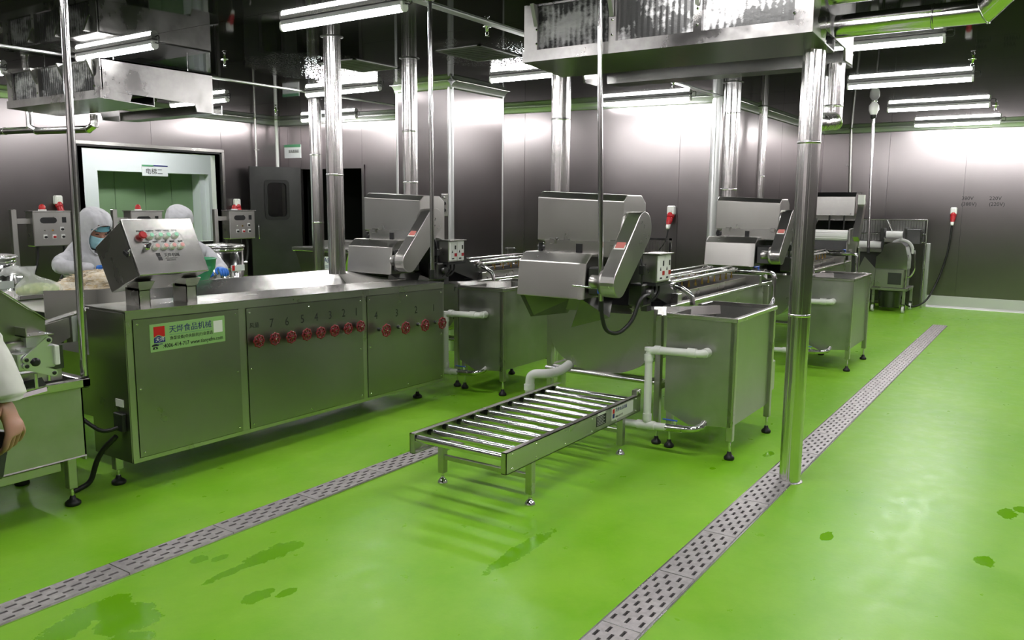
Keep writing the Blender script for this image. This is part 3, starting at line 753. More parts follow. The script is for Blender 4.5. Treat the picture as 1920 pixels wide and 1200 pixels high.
# ------------------------------------------------------------------ thin hanging conduits
def conduit(pts, r, label, mt='polished', end='black_rubber', clips=()):
    o = thing('conduit', label, 'pipe', pts[-1], 'thin steel conduits')
    MB().tube(pts, r, 14, .05).build('tube', mt, o)
    p = Vector(pts[-1]); d = (Vector(pts[-1])-Vector(pts[-2])).normalized()
    if end: MB().cyl(p-d*.0, p+d*.06, r*1.12, 12).build('end_sleeve', end, o)
    for z in clips:
        x, y = pts[0][0], pts[0][1]
        MB().box(x-.008, x+.03, y-.04, y+.04, z-.008, z+.008).build('clip', 'steel_worn', o)
    p0 = Vector(pts[0])
    if abs(p0.z-ZC) < .01: MB().lathe(p0, (0,0,-1), ((r*2.2,0),(r*2.2,.004),(r,.008)), 14).build('ceiling_rose', 'chrome', o)
    return o
conduit([(2.15, 4.03, ZC), (2.15, 4.085, .66)], .0185, 'thin steel conduit hanging down to the cutter at the picture edge')
conduit([(3.945, 3.272, ZC), (3.955, 3.272, 1.13)], .0135, 'thin steel conduit with a black end hanging in front of the valve cabinet')
conduit([(4.12, 2.214, ZC), (4.2, 2.203, .985)], .0145, 'thin steel conduit with a blue tie and black hose in front of the hood')
conduit([(8.02, 9.99, ZC), (8.02, 9.99, 2.06)], .016, 'brownish thin wall pipe between window and door leaf', 'steel_worn', None, (2.3,))
conduit([(8.36, 9.93, ZC), (8.36, 9.93, 1.9)], .024, 'pale plastic wall pipe beside the door leaf', 'pvc', None)
conduit([(13.93, 2.92, ZC), (13.93, 2.86, 1.2)], .022, 'dark wall pipe with a clip in the far corner', 'steel_worn', None, (2.18,))
cd = conduit([(10.45, 1.955, ZC), (10.45, 1.955, 2.64), (10.4, 1.90, 1.05)], .016, 'thin steel conduit with a white coupling near the far machines')
MB().lathe((10.45,1.955,2.755), (0,0,-1), ((.02,0),(.035,.02),(.055,.05),(.055,.1),(.045,.13),(.025,.17)), 18).build('coupling', 'white_plastic', cd)
MB().lathe((10.45,1.955,2.60), (0,0,-1), ((.035,0),(.032,.03),(.018,.05)), 16).build('end_sleeve', 'black_rubber', cd)

# ------------------------------------------------------------------ red and white wall sockets
def socket(x, y, z, face, label, cable=None):
    o = thing('power_socket', label, 'socket', (x, y, z), 'industrial wall sockets')
    f = Vector((*face, 0)); s = Vector((f.y, -f.x, 0)); up = Vector((0,0,1))
    def P(a, b, c): return Vector((x,y,z))+s*a+f*b+up*c
    M = Matrix(((s.x, f.x, 0, x), (s.y, f.y, 0, y), (0, 0, 1, z), (0, 0, 0, 1)))
    MB().box(-.045, .045, 0, .075, .02, .13, .014).rot(M).build('housing', 'white_plastic', o)
    MB().lathe(P(0,.045,.03), (f*.55-up).normalized(), ((.036,-.02),(.042,.0),(.042,.04),(.038,.045)), 18).build('socket_collar', 'red_plastic', o)
    MB().lathe(P(0,.07,-.012), (f*.55-up).normalized(), ((.036,0),(.036,.05),(.028,.075),(.02,.10)), 18).build('plug', 'red_plastic', o)
    MB().lathe(P(0,.10,-.075), (f*.5-up).normalized(), ((.026,0),(.026,.045),(.018,.07)), 14).build('plug_boot', 'white_plastic', o)
    MB().cyl(P(0,.074,.075), P(0,.08,.075), .02, 12).build('flap', 'white_plastic', o)
    if cable: MB().tube(cable, .0075 if len(cable) < 6 else .014, 8, .25).build('cable', 'black_rubber', o)
    return o
socket(5.10, YL-.002, 1.47, (0,-1), 'red and white wall socket left of the window', [(5.10,9.94,1.34),(5.15,9.93,1.2),(5.3,9.9,1.0),(5.32,9.9,.6)])
socket(7.66, YL-.002, 1.45, (0,-1), 'red and white wall socket between window and door leaf', [(7.66,9.94,1.34),(7.66,9.93,1.1),(7.6,9.9,.6)])
socket(xb(3.83)-.002, 3.83, 1.40, (-1,0), 'red and white wall socket behind the central hood', [(8.94,3.83,1.26),(8.93,3.85,1.1),(8.9,3.98,.95),(8.8,4.05,.6)])
socket(XF-.002, 1.385, 1.40, (-1,0), 'red and white wall socket with a long cable on the far wall', [(13.87,1.385,1.28),(13.87,1.40,.9),(13.85,1.50,.45),(13.7,1.62,.12),(13.5,1.75,.03),(13.3,1.85,.06),(13.2,1.95,.3)])
# ------------------------------------------------------------------ hooded vegetable washer (built once, copied twice)
def washer():
    O = (4.72, 2.5, 0)
    o = thing('vegetable_washer', 'x', 'washing machine', O, 'hooded washing machines')
    # trough with a U-shaped cross-section, open on top
    ya, yb, zt = 2.17, 2.95, .86; yc = (ya+yb)/2; r = (yb-ya)/2
    def U(k, top): # outline of the U, shrunk by k
        q = [(ya+k, top)]
        for j in range(15):
            t = PI+PI*j/14
            q.append((yc+(r-k)*math.cos(t), .62+(.225-k)*math.sin(t)))
        return q+[(yb-k, top)]
    xa, xe = 4.88, 7.32
    out, inn = U(0, zt), U(.012, zt); n = len(out)
    mb = MB()
    vs = [(xa, *p) for p in out]+[(xe, *p) for p in out]+[(xa+.012, *p) for p in inn]+[(xe-.012, *p) for p in inn]
    mb.add(vs, [(i, i+1, n+i+1, n+i) for i in range(n-1)]+[(2*n+i, 3*n+i, 3*n+i+1, 2*n+i+1) for i in range(n-1)], True)
    mb.add(vs, [list(range(n)), list(reversed(range(n, 2*n))), list(reversed(range(2*n, 3*n))), list(range(3*n, 4*n))])
    mb.build('trough', 'steel', o)
    # flat rim along both sides and the rounded overflow lip that curls into the side tank
    MB().box(5.05, 7.34, ya-.045, ya+.012, .852, .876, .004).build('rim', 'steel_bright', o)
    MB().box(4.9, 7.34, yb-.012, yb+.04, .852, .876, .004).build('rim', 'steel_bright', o)
    MB().box(7.30, 7.35, ya-.02, yb+.02, .852, .876, .004).build('rim', 'steel_bright', o)
    lip = [(4.885, yb+.03), (4.88, 2.75), (4.878, 2.5)]
    for j in range(9):
        t = j/8; a = Vector((4.878, 2.40)); b = Vector((4.885, 2.12)); c = Vector((5.27, 1.865))
        p = a*(1-t)**2+b*2*t*(1-t)+c*t*t; lip.append((p.x, p.y))
    MB().ribbon(lip, (.822, .878), .012, .012).build('overflow_lip', 'steel_bright', o)
    # straight tray bars and a black sheet for the trough's dark inside
    MB().box(5.35, 6.95, 2.24, 2.252, .86, .925).build('side_guide', 'steel', o)
    MB().box(5.25, 5.32, 2.16, 2.36, .87, .935, .003).build('cross_bracket', 'steel', o)
    MB().box(6.95, 7.0, 2.12, 2.55, .87, .945, .003).build('cross_bracket', 'steel', o)
    MB().box(4.95, 7.28, 2.2, 2.92, .72, .724).build('dark_sheet', 'dark_void', o)
    # frame legs
    for (x, y) in ((4.79, 2.085), (4.93, 2.985), (7.15, 2.985), (7.15, 2.12)):
        MB().box(x-.02, x+.02, y-.02, y+.02, .11, .85, .003).build('leg', 'steel', o); level_foot(o, x, y, .11)
    MB().box(4.93, 7.15, 2.965, 3.0, .36, .4).box(4.79, 7.15, 2.07, 2.10, .36, .4).build('frame_rail', 'steel', o)
    MB().cyl((4.87, 2.10, .385), (4.87, 2.985, .385), .017, 14).build('cross_bar', 'steel_bright', o)
    MB().box(4.92, 4.95, 2.10, 2.985, .36, .4, .003).build('cross_bar', 'steel', o)
    # side tank with sloped bottom
    tk = child('side_tank', o, (5.1, 1.79, .2))
    x0, x1, y0, y1 = 4.715, 5.49, 1.572, 2.005
    prof = [(y0, .86), (y0, .205), (1.84, .182), (y1, .255), (y1, .86)]; m_ = len(prof)
    k = .008; inn = [(y0+k, .86), (y0+k, .215), (1.838, .192), (y1-k, .26), (y1-k, .86)]
    vs = [(x0, *p) for p in prof]+[(x1, *p) for p in prof]+[(x0+k, *p) for p in inn]+[(x1-k, *p) for p in inn]
    MB().add(vs, [(i, i+1, m_+i+1, m_+i) for i in range(m_-1)]+[(2*m_+i, 3*m_+i, 3*m_+i+1, 2*m_+i+1) for i in range(m_-1)]+
             [tuple(range(m_)), tuple(reversed(range(m_, 2*m_))), tuple(reversed(range(2*m_, 3*m_))), tuple(range(3*m_, 4*m_))]).build('tank_shell', 'steel_worn', tk)
    MB().box(x0-.02, x1+.02, y0-.022, y0+.01, .85, .877, .004).box(x0-.02, x0+.01, y0, y1, .85, .877, .004).box(x1-.01, x1+.02, y0, y1, .85, .877, .004).box(5.28, x1+.02, y1-.01, y1+.02, .85, .877, .004).build('tank_rim', 'steel_bright', tk)
    for (x, y) in ((4.735, 1.578), (5.465, 1.572), (4.765, 1.985), (5.47, 1.985)):
        MB().box(x-.02, x+.02, y-.02, y+.02, .115, .85, .003).build('tank_leg', 'steel', tk); level_foot(tk, x, y, .115)
    MB().box(5.52, 5.72, 1.60, 1.80, .24, .48, .02).build('pump_housing', 'steel', tk)
    MB().lathe((5.60, 1.70, .24), (0,0,-1), ((.05,0),(.05,.06),(.03,.08)), 14).build('pump_foot', 'dark_steel', tk)
    # white plastic drain pipe with ball valve
    P = (4.635, 2.085)
    MB().tube([(4.715, 1.73, .655), (P[0], 1.735, .655), (P[0], P[1], .645), (P[0], P[1], .165)], .024, 16, .045).build('drain_pipe', 'pvc', o)
    MB().tube([(P[0], 2.30, .15), (P[0], 1.945, .165)], .024, 16).build('drain_pipe', 'pvc', o)
    for a, b in (((P[0], 2.045, .648), (P[0], 2.005, .648)), ((P[0], P[1], .615), (P[0], P[1], .575)), ((P[0], P[1], .235), (P[0], P[1], .19)), ((P[0], 2.15, .157), (P[0], 2.03, .162)), ((4.705, 1.73, .655), (4.66, 1.735, .655)), ((P[0], 1.83, .655), (P[0], 1.775, .655))):
        MB().cyl(a, b, .029, 16).build('pipe_collar', 'pvc', o)
    MB().tube([(P[0], P[1], .64), (P[0], P[1], .66)], .028, 14).build('pipe_collar', 'pvc', o)
    MB().cyl((P[0], 1.955, .165), (P[0], 1.925, .166), .027, 6).cyl((P[0], 1.925, .166), (P[0], 1.865, .17), .024, 14).cyl((P[0], 1.865, .17), (P[0], 1.85, .171), .027, 6).build('ball_valve', 'steel_bright', o)
    MB().cyl((P[0], 1.895, .185), (P[0], 1.895, .215), .008, 8).build('valve_stem', 'chrome', o)
    MB().box(P[0]-.008, P[0]+.008, 1.88, 1.98, .212, .22, .003).build('valve_lever', 'blue_plastic', o)
    MB().tube([(P[0], 1.85, .171), (P[0], 1.78, .178), (4.68, 1.74, .19), (4.73, 1.74, .21)], .021, 14, .04).build('outlet_elbow', 'polished', o)
    MB().tube([(4.90, 2.80, .43), (4.80, 2.83, .385), (4.70, 2.87, .38), (4.66, 2.985, .375), (4.66, 2.99, .06)], .032, 16, .05).build('drain_elbow', 'pvc', o)
    MB().cyl((4.66, 2.99, .30), (4.66, 2.99, .26), .038, 16).build('pipe_collar', 'pvc', o)
    # inclined discharge belt between the trough and the hoods
    for y in (2.215, 2.80):
        MB().prism([(5.42, .80), (5.42, .87), (4.80, 1.24), (4.60, 1.24), (4.60, 1.02), (4.86, .98)], 'y', y-.006, y+.006).build('belt_side', 'dark_steel', o)
    MB().prism([(5.38, .80), (5.40, .85), (4.78, 1.21), (4.62, 1.21), (4.62, 1.16), (4.76, 1.15)], 'y', 2.225, 2.79).build('belt', 'black_rubber', o)
    # hoods (upper one hangs a little askew)
    def tilt(mb): mb.v = [(x, y, z+(y-2.5)*.04) for x, y, z in mb.v]; return mb
    tilt(MB().prism([(4.45, 1.305), (4.45, 1.575), (4.502, 1.613), (4.70, 1.613), (4.765, 1.565), (4.765, 1.25)], 'y', 2.195, 2.805).bevel(.005)).build('upper_hood', 'steel', o)
    q = [(4.275, .972), (4.297, 1.19), (4.37, 1.245), (4.62, 1.245), (4.62, .985)]
    MB().prism(q, 'y', 2.40, 2.845).bevel(.005).build('lower_hood', 'steel', o)
    # rounded near cheek of the lower hood
    rg = []
    for j in range(6):
        t = j/5*PI/2; sh = .04*(1-math.cos(t)); rg.append([(4.45+(x-4.45)*(1-sh*1.6), 2.404-.042*math.sin(t), 1.1+(z-1.1)*(1-sh*.9)) for x, z in q])
    MB().ring_tube(rg, True, False).build('hood_cheek', 'steel', o)
    # discharge funnel under the lower hood
    MB().plate([(4.30, 2.845, .985), (4.37, 2.80, .825), (4.60, 2.66, .835), (4.62, 2.58, .96)], .004).build('chute_plate', 'shaded_steel', o)
    MB().plate([(4.30, 2.395, .975), (4.26, 2.44, .80), (4.50, 2.30, .845), (4.62, 2.34, .97)], .004).build('chute_plate', 'shaded_steel', o)
    MB().plate([(4.55, 2.35, .985), (4.58, 2.36, .86), (4.58, 2.80, .86), (4.55, 2.83, .985)], .004).build('chute_plate', 'shaded_steel', o)
    # latch strip between the hoods
    MB().box(4.440, 4.448, 2.225, 2.74, 1.225, 1.32).build('latch_strip', 'steel_bright', o)
    MB().box(4.434, 4.448, 2.47, 2.51, 1.22, 1.30).build('gap_cover', 'black_plastic', o)
    for y in (2.25, 2.68):
        MB().box(4.425, 4.445, y-.02, y+.02, 1.295, 1.33, .003).build('latch', 'steel_bright', o)
    MB().cyl((4.46, 2.72, 1.27), (4.46, 2.80, 1.27), .018, 12).cyl((4.45, 2.78, 1.235), (4.45, 2.78, 1.30), .014, 10).build('hinge_knob', 'black_plastic', o)
    MB().box(4.455, 4.47, 2.755, 2.80, 1.2, 1.30, .004).build('hinge_plate', 'steel_bright', o)
    # chain guard: flat stadium with a broad edge
    c0, r0, c1, r1 = (4.197, 1.094), .083, (4.505, 1.402), .102
    def stadium(k=0.):
        d = Vector((c1[0]-c0[0], c1[1]-c0[1])); dist = d.length; ang = math.atan2(d.y, d.x); al = math.acos((r0-r1)/dist); pts = []
        for j in range(15):
            t = ang+al+(2*PI-2*al)*j/14; pts.append((c0[0]+(r0-k)*math.cos(t), c0[1]+(r0-k)*math.sin(t)))
        for j in range(15):
            t = ang-al+2*al*j/14; pts.append((c1[0]+(r1-k)*math.cos(t), c1[1]+(r1-k)*math.sin(t)))
        return pts
    st = stadium()
    MB().prism(st, 'y', 2.08, 2.172, False).bevel(.004).build('chain_guard', 'steel', o)
    # warning label on the guard edge, facing up and forward
    d = Vector((c1[0]-c0[0], 0, c1[1]-c0[1])).normalized(); nn = Vector((-d.z, 0, d.x))
    base = Vector((c0[0], 0, c0[1]))+nn*(r0+.0095)
    lab = MB()
    p0, p1 = base+d*.18, base+d*.33
    lab.plate([(p0.x, 2.092, p0.z), (p0.x, 2.162, p0.z), (p1.x, 2.162, p1.z), (p1.x, 2.092, p1.z)], .0012)
    lb = lab.build('warning_label', 'sticker_white', o)
    for a, b, y0_, y1_ in ((.19, .235, 2.098, 2.156), (.245, .275, 2.098, 2.122), (.245, .262, 2.128, 2.156), (.27, .285, 2.128, 2.156)):
        p0, p1 = base+d*a+nn*.0012, base+d*b+nn*.0012
        MB().plate([(p0.x, y0_, p0.z), (p0.x, y1_, p0.z), (p1.x, y1_, p1.z), (p1.x, y0_, p1.z)], .0008).build('label_print', 'sticker_red', lb)
    MB().lathe((4.21, 2.172, 1.094), (0,1,0), ((.076,0),(.076,.025),(.04,.03),(.04,.10)), 20).build('drive_boss', 'steel', o)
    MB().lathe((4.505, 2.172, 1.402), (0,1,0), ((.1,0),(.1,.02),(.05,.03)), 20).build('drive_boss', 'steel', o)
    MB().box(4.30, 4.45, 2.20, 2.35, 1.0, 1.17, .01).build('bearing_block', 'dark_steel', o)
    MB().lathe((4.36, 2.20, 1.12), (0,-1,0), ((.03,0),(.03,.02),(.015,.025)), 12).build('bearing_cap', 'chrome', o)
    MB().box(4.55, 4.68, 2.10, 2.2, .92, 1.06, .01).build('motor_mount', 'dark_steel', o)
    MB().lathe((4.62, 2.10, 1.0), (0,-1,0), ((.03,0),(.03,.03),(.02,.035)), 16).build('gear_motor', 'dark_steel', o)
    # inverter box with two white covers
    cb = child('control_box', o, (4.74, 2.1, 1.06))
    MB().box(4.64, 4.84, 2.055, 2.155, 1.062, 1.24, .005).build('box_body', 'steel', cb)
    MB().box(4.632, 4.85, 2.03, 2.165, 1.238, 1.246, .002).build('box_roof', 'steel_bright', cb)
    for k in range(2):
        a = 4.648+k*.095
        MB().box(a, a+.089, 2.043, 2.056, 1.075, 1.232, .003).build('white_cover', 'white_plastic', cb)
        MB().box(a+.058, a+.074, 2.0405, 2.0435, 1.168, 1.20).build('display', 'black_plastic', cb)
        MB().box(a+.055, a+.085, 2.0405, 2.0435, 1.11, 1.136).build('red_switch', 'red_plastic', cb)
        MB().prism([(a+.018, 1.14), (a+.036, 1.14), (a+.027, 1.162)], 'y', 2.0415, 2.0435).build('warning_mark', 'ink', cb)
        MB().box(a+.02, a+.05, 2.0415, 2.0435, 1.088, 1.098).build('printed_line', 'ink', cb)
    MB().box(4.63, 4.86, 2.05, 2.16, 1.045, 1.062).build('box_base', 'black_plastic', cb)
    MB().box(4.66, 4.72, 2.12, 2.16, .88, 1.05).build('box_post', 'dark_steel', cb)
    for k in range(3):
        MB().tube([(4.66+.05*k, 2.09, 1.05), (4.66+.05*k, 2.085, 1.0), (4.62+.05*k, 2.10, .95), (4.56+.03*k, 2.16, .93)], .009, 8, .04).build('cable', 'black_rubber', cb)
    MB().box(4.55, 4.585, 2.10, 2.135, 1.12, 1.175, .004).build('cable_gland', 'black_plastic', cb)
    MB().tube([(4.567, 2.117, 1.12), (4.567, 2.12, .92)], .006, 8).tube([(4.567, 2.117, 1.17), (4.58, 2.14, 1.23), (4.60, 2.17, 1.26)], .006, 8, .02).build('cable', 'black_rubber', cb)
    # spray pipes, manifold, valve and brass nozzles
    for y, xs_ in ((2.285, 5.38), (2.50, 5.42)):
        MB().cyl((xs_, y, 1.0), (6.76, y, 1.0), .0155, 14).build('spray_pipe', 'polished', o)
        MB().cyl((xs_, y+.0, 1.035), (6.70, y, 1.035), .007, 10).build('guide_rod', 'polished', o)
        for i in range(9):
            x = 5.62+i*.135
            MB().cyl((x, y, .985), (x, y, .955), .006, 8).cyl((x, y, .957), (x, y, .935), .0095, 6).build('nozzle', 'brass', o)
    MB().tube([(6.76, 2.56, 1.0), (6.76, 2.075, .995)], .0165, 14).build('manifold', 'polished', o)
    for y in (2.285, 2.50): MB().cyl((6.76, y-.03, 1.0), (6.76, y+.03, 1.0), .023, 14).cyl((6.70, y, 1.0), (6.76, y, 1.0), .022, 14).build('tee', 'steel_bright', o)
    MB().cyl((6.76, 2.13, .996), (6.76, 2.10, .996), .027, 6).cyl((6.76, 2.11, .996), (6.76, 2.045, .995), .023, 12).cyl((6.76, 2.05, .995), (6.76, 2.025, .995), .027, 6).build('ball_valve', 'steel_bright', o)
    MB().box(6.66, 6.77, 2.07, 2.086, 1.035, 1.043, .003).cyl((6.76, 2.078, 1.01), (6.76, 2.078, 1.04), .007, 8).build('valve_lever', 'blue_plastic', o)
    MB().tube([(6.76, 2.03, .995), (6.76, 1.945, .99), (6.76, 1.94, .74), (6.3, 1.95, .66), (5.7, 1.75, .62)], .0175, 14, .06).build('feed_pipe', 'polished', o)
    MB().cyl((5.38, 2.285, 1.0), (5.30, 2.24, .985), .028, 14).build('pipe_coupling', 'steel_bright', o)
    MB().tube([(5.32, 2.25, .99), (5.27, 2.16, .985), (5.30, 2.08, .93), (5.30, 2.07, .86)], .0185, 14, .05).build('inlet_elbow', 'polished', o)
    MB().cyl((5.30, 2.22, .985), (5.28, 2.19, .985), .026, 14).build('elbow_nut', 'chrome', o)
    MB().box(5.42, 5.44, 2.24, 2.54, .90, .985).build('pipe_holder', 'steel', o)
    MB().box(7.05, 7.3, 2.25, 2.9, .87, .9).build('end_cover', 'steel', o)
    return o
W1 = washer(); W1['label'] = 'hooded stainless vegetable washer in the middle, feeding the roller conveyor'
W2 = copy_tree(W1, (4.72+3.256, 2.5, 0), 'second hooded stainless washer behind it, partly covered by the pole')
W3 = copy_tree(W1, (4.72+.564, 2.5+2.08, 0), 'hooded stainless washer at the end of the long valve cabinet')
# black feed hose from the conduit to the middle washer
hs = tag(MB().tube([(4.2, 2.203, .99), (4.205, 2.20, .90), (4.24, 2.19, .80), (4.33, 2.15, .775), (4.42, 2.10, .85), (4.46, 2.08, .98), (4.56, 2.08, 1.0), (4.68, 2.085, .985), (4.73, 2.10, 1.03)], .0125, 12, .08).build('feed_hose', 'black_rubber'), 'black hose looping from the hanging conduit to the middle washer', 'hose')
ct = thing('pipe_clamp', 'blue tie and steel rod holding the conduit to the middle hood', 'clamp', (4.2, 2.205, 1.04))
MB().cyl((4.196, 2.207, 1.03), (4.196, 2.207, 1.075), .018, 14).build('tie', 'blue_plastic', ct)
MB().cyl((4.24, 2.42, 1.06), (4.21, 2.20, 1.055), .006, 8).build('rod', 'chrome', ct)

# ------------------------------------------------------------------ last discharge station before the far wall
def station():
    o = thing('discharge_station', 'steel discharge station with a white roller near the far wall', 'machine', (11.2, 2.45, 0))
    MB().prism([(10.97, 1.42), (10.97, 1.66), (11.0, 1.70), (11.32, 1.70), (11.38, 1.62), (11.38, 1.5)], 'y', 2.20, 2.80).build('hood', 'steel_bright', o)
    MB().prism([(10.964, 1.655), (11.0, 1.712), (11.33, 1.712), (11.33, 1.70), (11.005, 1.70), (10.97, 1.655)], 'y', 2.19, 2.81).build('hood_roof', 'dark_steel', o)
    b = MB()
    for y in (2.24, 2.45, 2.62): screw(b, (10.97, y, 1.44), (-1,0,0), .008)
    b.build('bolt', 'chrome', o)
    n = 20; rings = []
    MB().cyl((10.92, 2.24, 1.17), (10.92, 2.74, 1.17), .062, 24).build('roller', 'white_plastic', o)
    for j in range(8):
        t = 2*PI*j/8; MB().box(10.905, 10.935, 2.25, 2.73, 1.228, 1.238).rot(Matrix.Translation((10.92,0,1.17)) @ Matrix.Rotation(t, 4, 'Y') @ Matrix.Translation((-10.92,0,-1.17))).build('roller_bar', 'white_plastic', o)
    for y in (2.215, 2.765): MB().box(10.86, 11.0, y-.012, y+.012, 1.06, 1.26, .006).build('bearing_plate', 'steel', o)
    d0, d1 = Vector((10.86, 2.14, 1.13)), Vector((11.12, 2.14, 1.60)); d = (d1-d0).normalized(); nn = Vector((-d.z, 0, d.x))*.06
    MB().prism([(p.x, p.z) for p in (d0+nn, d1+nn*.9, d1-nn*.9, d0-nn)], 'y', 2.10, 2.17).build('chain_guard', 'steel', o)
    MB().box(11.0, 11.08, 2.098, 2.17, 1.56, 1.68).build('guard_label', 'sticker_white', o)
    for y in (2.32, 2.50): MB().cyl((11.0, y, 1.42), (11.0, y, 1.22), .012, 8).build('cable', 'black_rubber', o)
    MB().prism([(10.9, .98), (10.9, 1.1), (11.35, 1.35), (11.35, 1.2)], 'y', 2.25, 2.72).build('sloped_chute', 'dark_steel', o)
    for y in (2.235, 2.74): MB().prism([(10.84, .92), (10.84, 1.08), (11.35, 1.38), (11.4, 1.38), (11.4, .92)], 'y', y-.006, y+.006).build('side_plate', 'steel', o)
    for (x, y) in ((10.9, 2.2), (11.38, 2.2), (10.9, 2.78), (11.38, 2.78)):
        MB().box(x-.02, x+.02, y-.02, y+.02, .1, 1.0, .003).build('leg', 'steel', o); level_foot(o, x, y, .1)
    MB().box(11.36, 11.4, 2.2, 2.8, .9, 1.62).build('back_frame', 'steel', o)
station()

# ------------------------------------------------------------------ roller conveyor
def conveyor():
    o = thing('roller_conveyor', 'low stainless roller conveyor standing over the floor drain', 'conveyor', (3.9, 2.46, 0))
    for y0, y1, s in ((2.150, 2.154, 1), (2.766, 2.770, -1)):
        fl = .028*s
        MB().box(3.15, 4.67, y0, y1, .232, .342).box(3.15, 4.67, min(y0, y0+fl), max(y1, y1+fl), .338, .342).box(3.15, 4.67, min(y0, y0+fl), max(y1, y1+fl), .232, .236).box(3.15, 3.154, min(y0, y0+fl), max(y1, y1+fl), .232, .342).build('side_rail', 'steel', o)
        b = MB()
        for x in [3.20, 3.42, 3.72, 4.02, 4.32, 4.60]:
            for z in (.25, .325): screw(b, (x, 2.150 if s > 0 else 2.770, z), (0,-s,0), .006)
        b.build('rail_bolt', 'chrome', o)
    rb = None
    for i in range(12):
        x = 3.175+i*.1295
        if rb is None:
            rb = MB().cyl((x, 2.185, .312), (x, 2.735, .312), .0195, 20).build('roller', 'polished', o)
            cp = [MB().cyl((x, a, .312), (x, b, .312), .0165, 14).build('roller_bearing', 'black_plastic', o) for a, b in ((2.154, 2.185), (2.735, 2.766))]
        else:
            dx = (i*.1295, 0, 0); copy_part(rb, o, dx)
            for c in cp: copy_part(c, o, dx)
    for x in (3.40, 4.44):
        for y in (2.17, 2.75):
            MB().box(x-.02, x+.02, y-.02, y+.02, .06, .235, .003).build('leg', 'steel', o)
            MB().cyl((x,y,.03), (x,y,.07), .008, 8).build('foot_rod', 'chrome', o)
            MB().lathe((x,y,0), (0,0,1), ((.03,0),(.031,.008),(.02,.022),(.010,.034),(.010,.04)), 18).build('foot', 'chrome', o)
        MB().box(x-.0125, x+.0125, 2.19, 2.73, .14, .165, .002).build('stretcher', 'steel', o)
    # plates on the near rail
    p = MB().box(4.075, 4.195, 2.1485, 2.1505, .262, .322).build('type_plate', 'ink', o)
    for k in range(6): MB().box(4.082, 4.182-.02*(k % 2), 2.148, 2.1486, .268+k*.009, .2715+k*.009).build('engraved_line', 'grey_plastic', p)
    MB().box(4.09, 4.185, 2.1485, 2.1505, .324, .338).build('paper_label', 'sticker_white', o)
    s = MB().box(4.27, 4.56, 2.1485, 2.1505, .255, .33).build('maker_sticker', 'sticker_white', o)
    MB().box(4.278, 4.305, 2.148, 2.1486, .297, .324).build('logo_block', 'ink_red', s)
    MB().box(4.278, 4.305, 2.148, 2.1486, .268, .295).build('logo_block', 'ink_blue', s)
    text('lettering', '天烨食品机械', .026, face_negy(4.315, 2.148, .302), 'ink_blue', s)
    text('lettering', '4006-414-717', .018, face_negy(4.315, 2.148, .265), 'ink', s)
    MB().box(4.62, 4.68, 2.15, 2.19, .335, .375, .004).build('end_bracket', 'steel', o)
    MB().lathe((4.65, 2.19, .36), (0,-1,0), ((.012,0),(.012,.05)), 10).build('end_bolt', 'chrome', o)
conveyor()
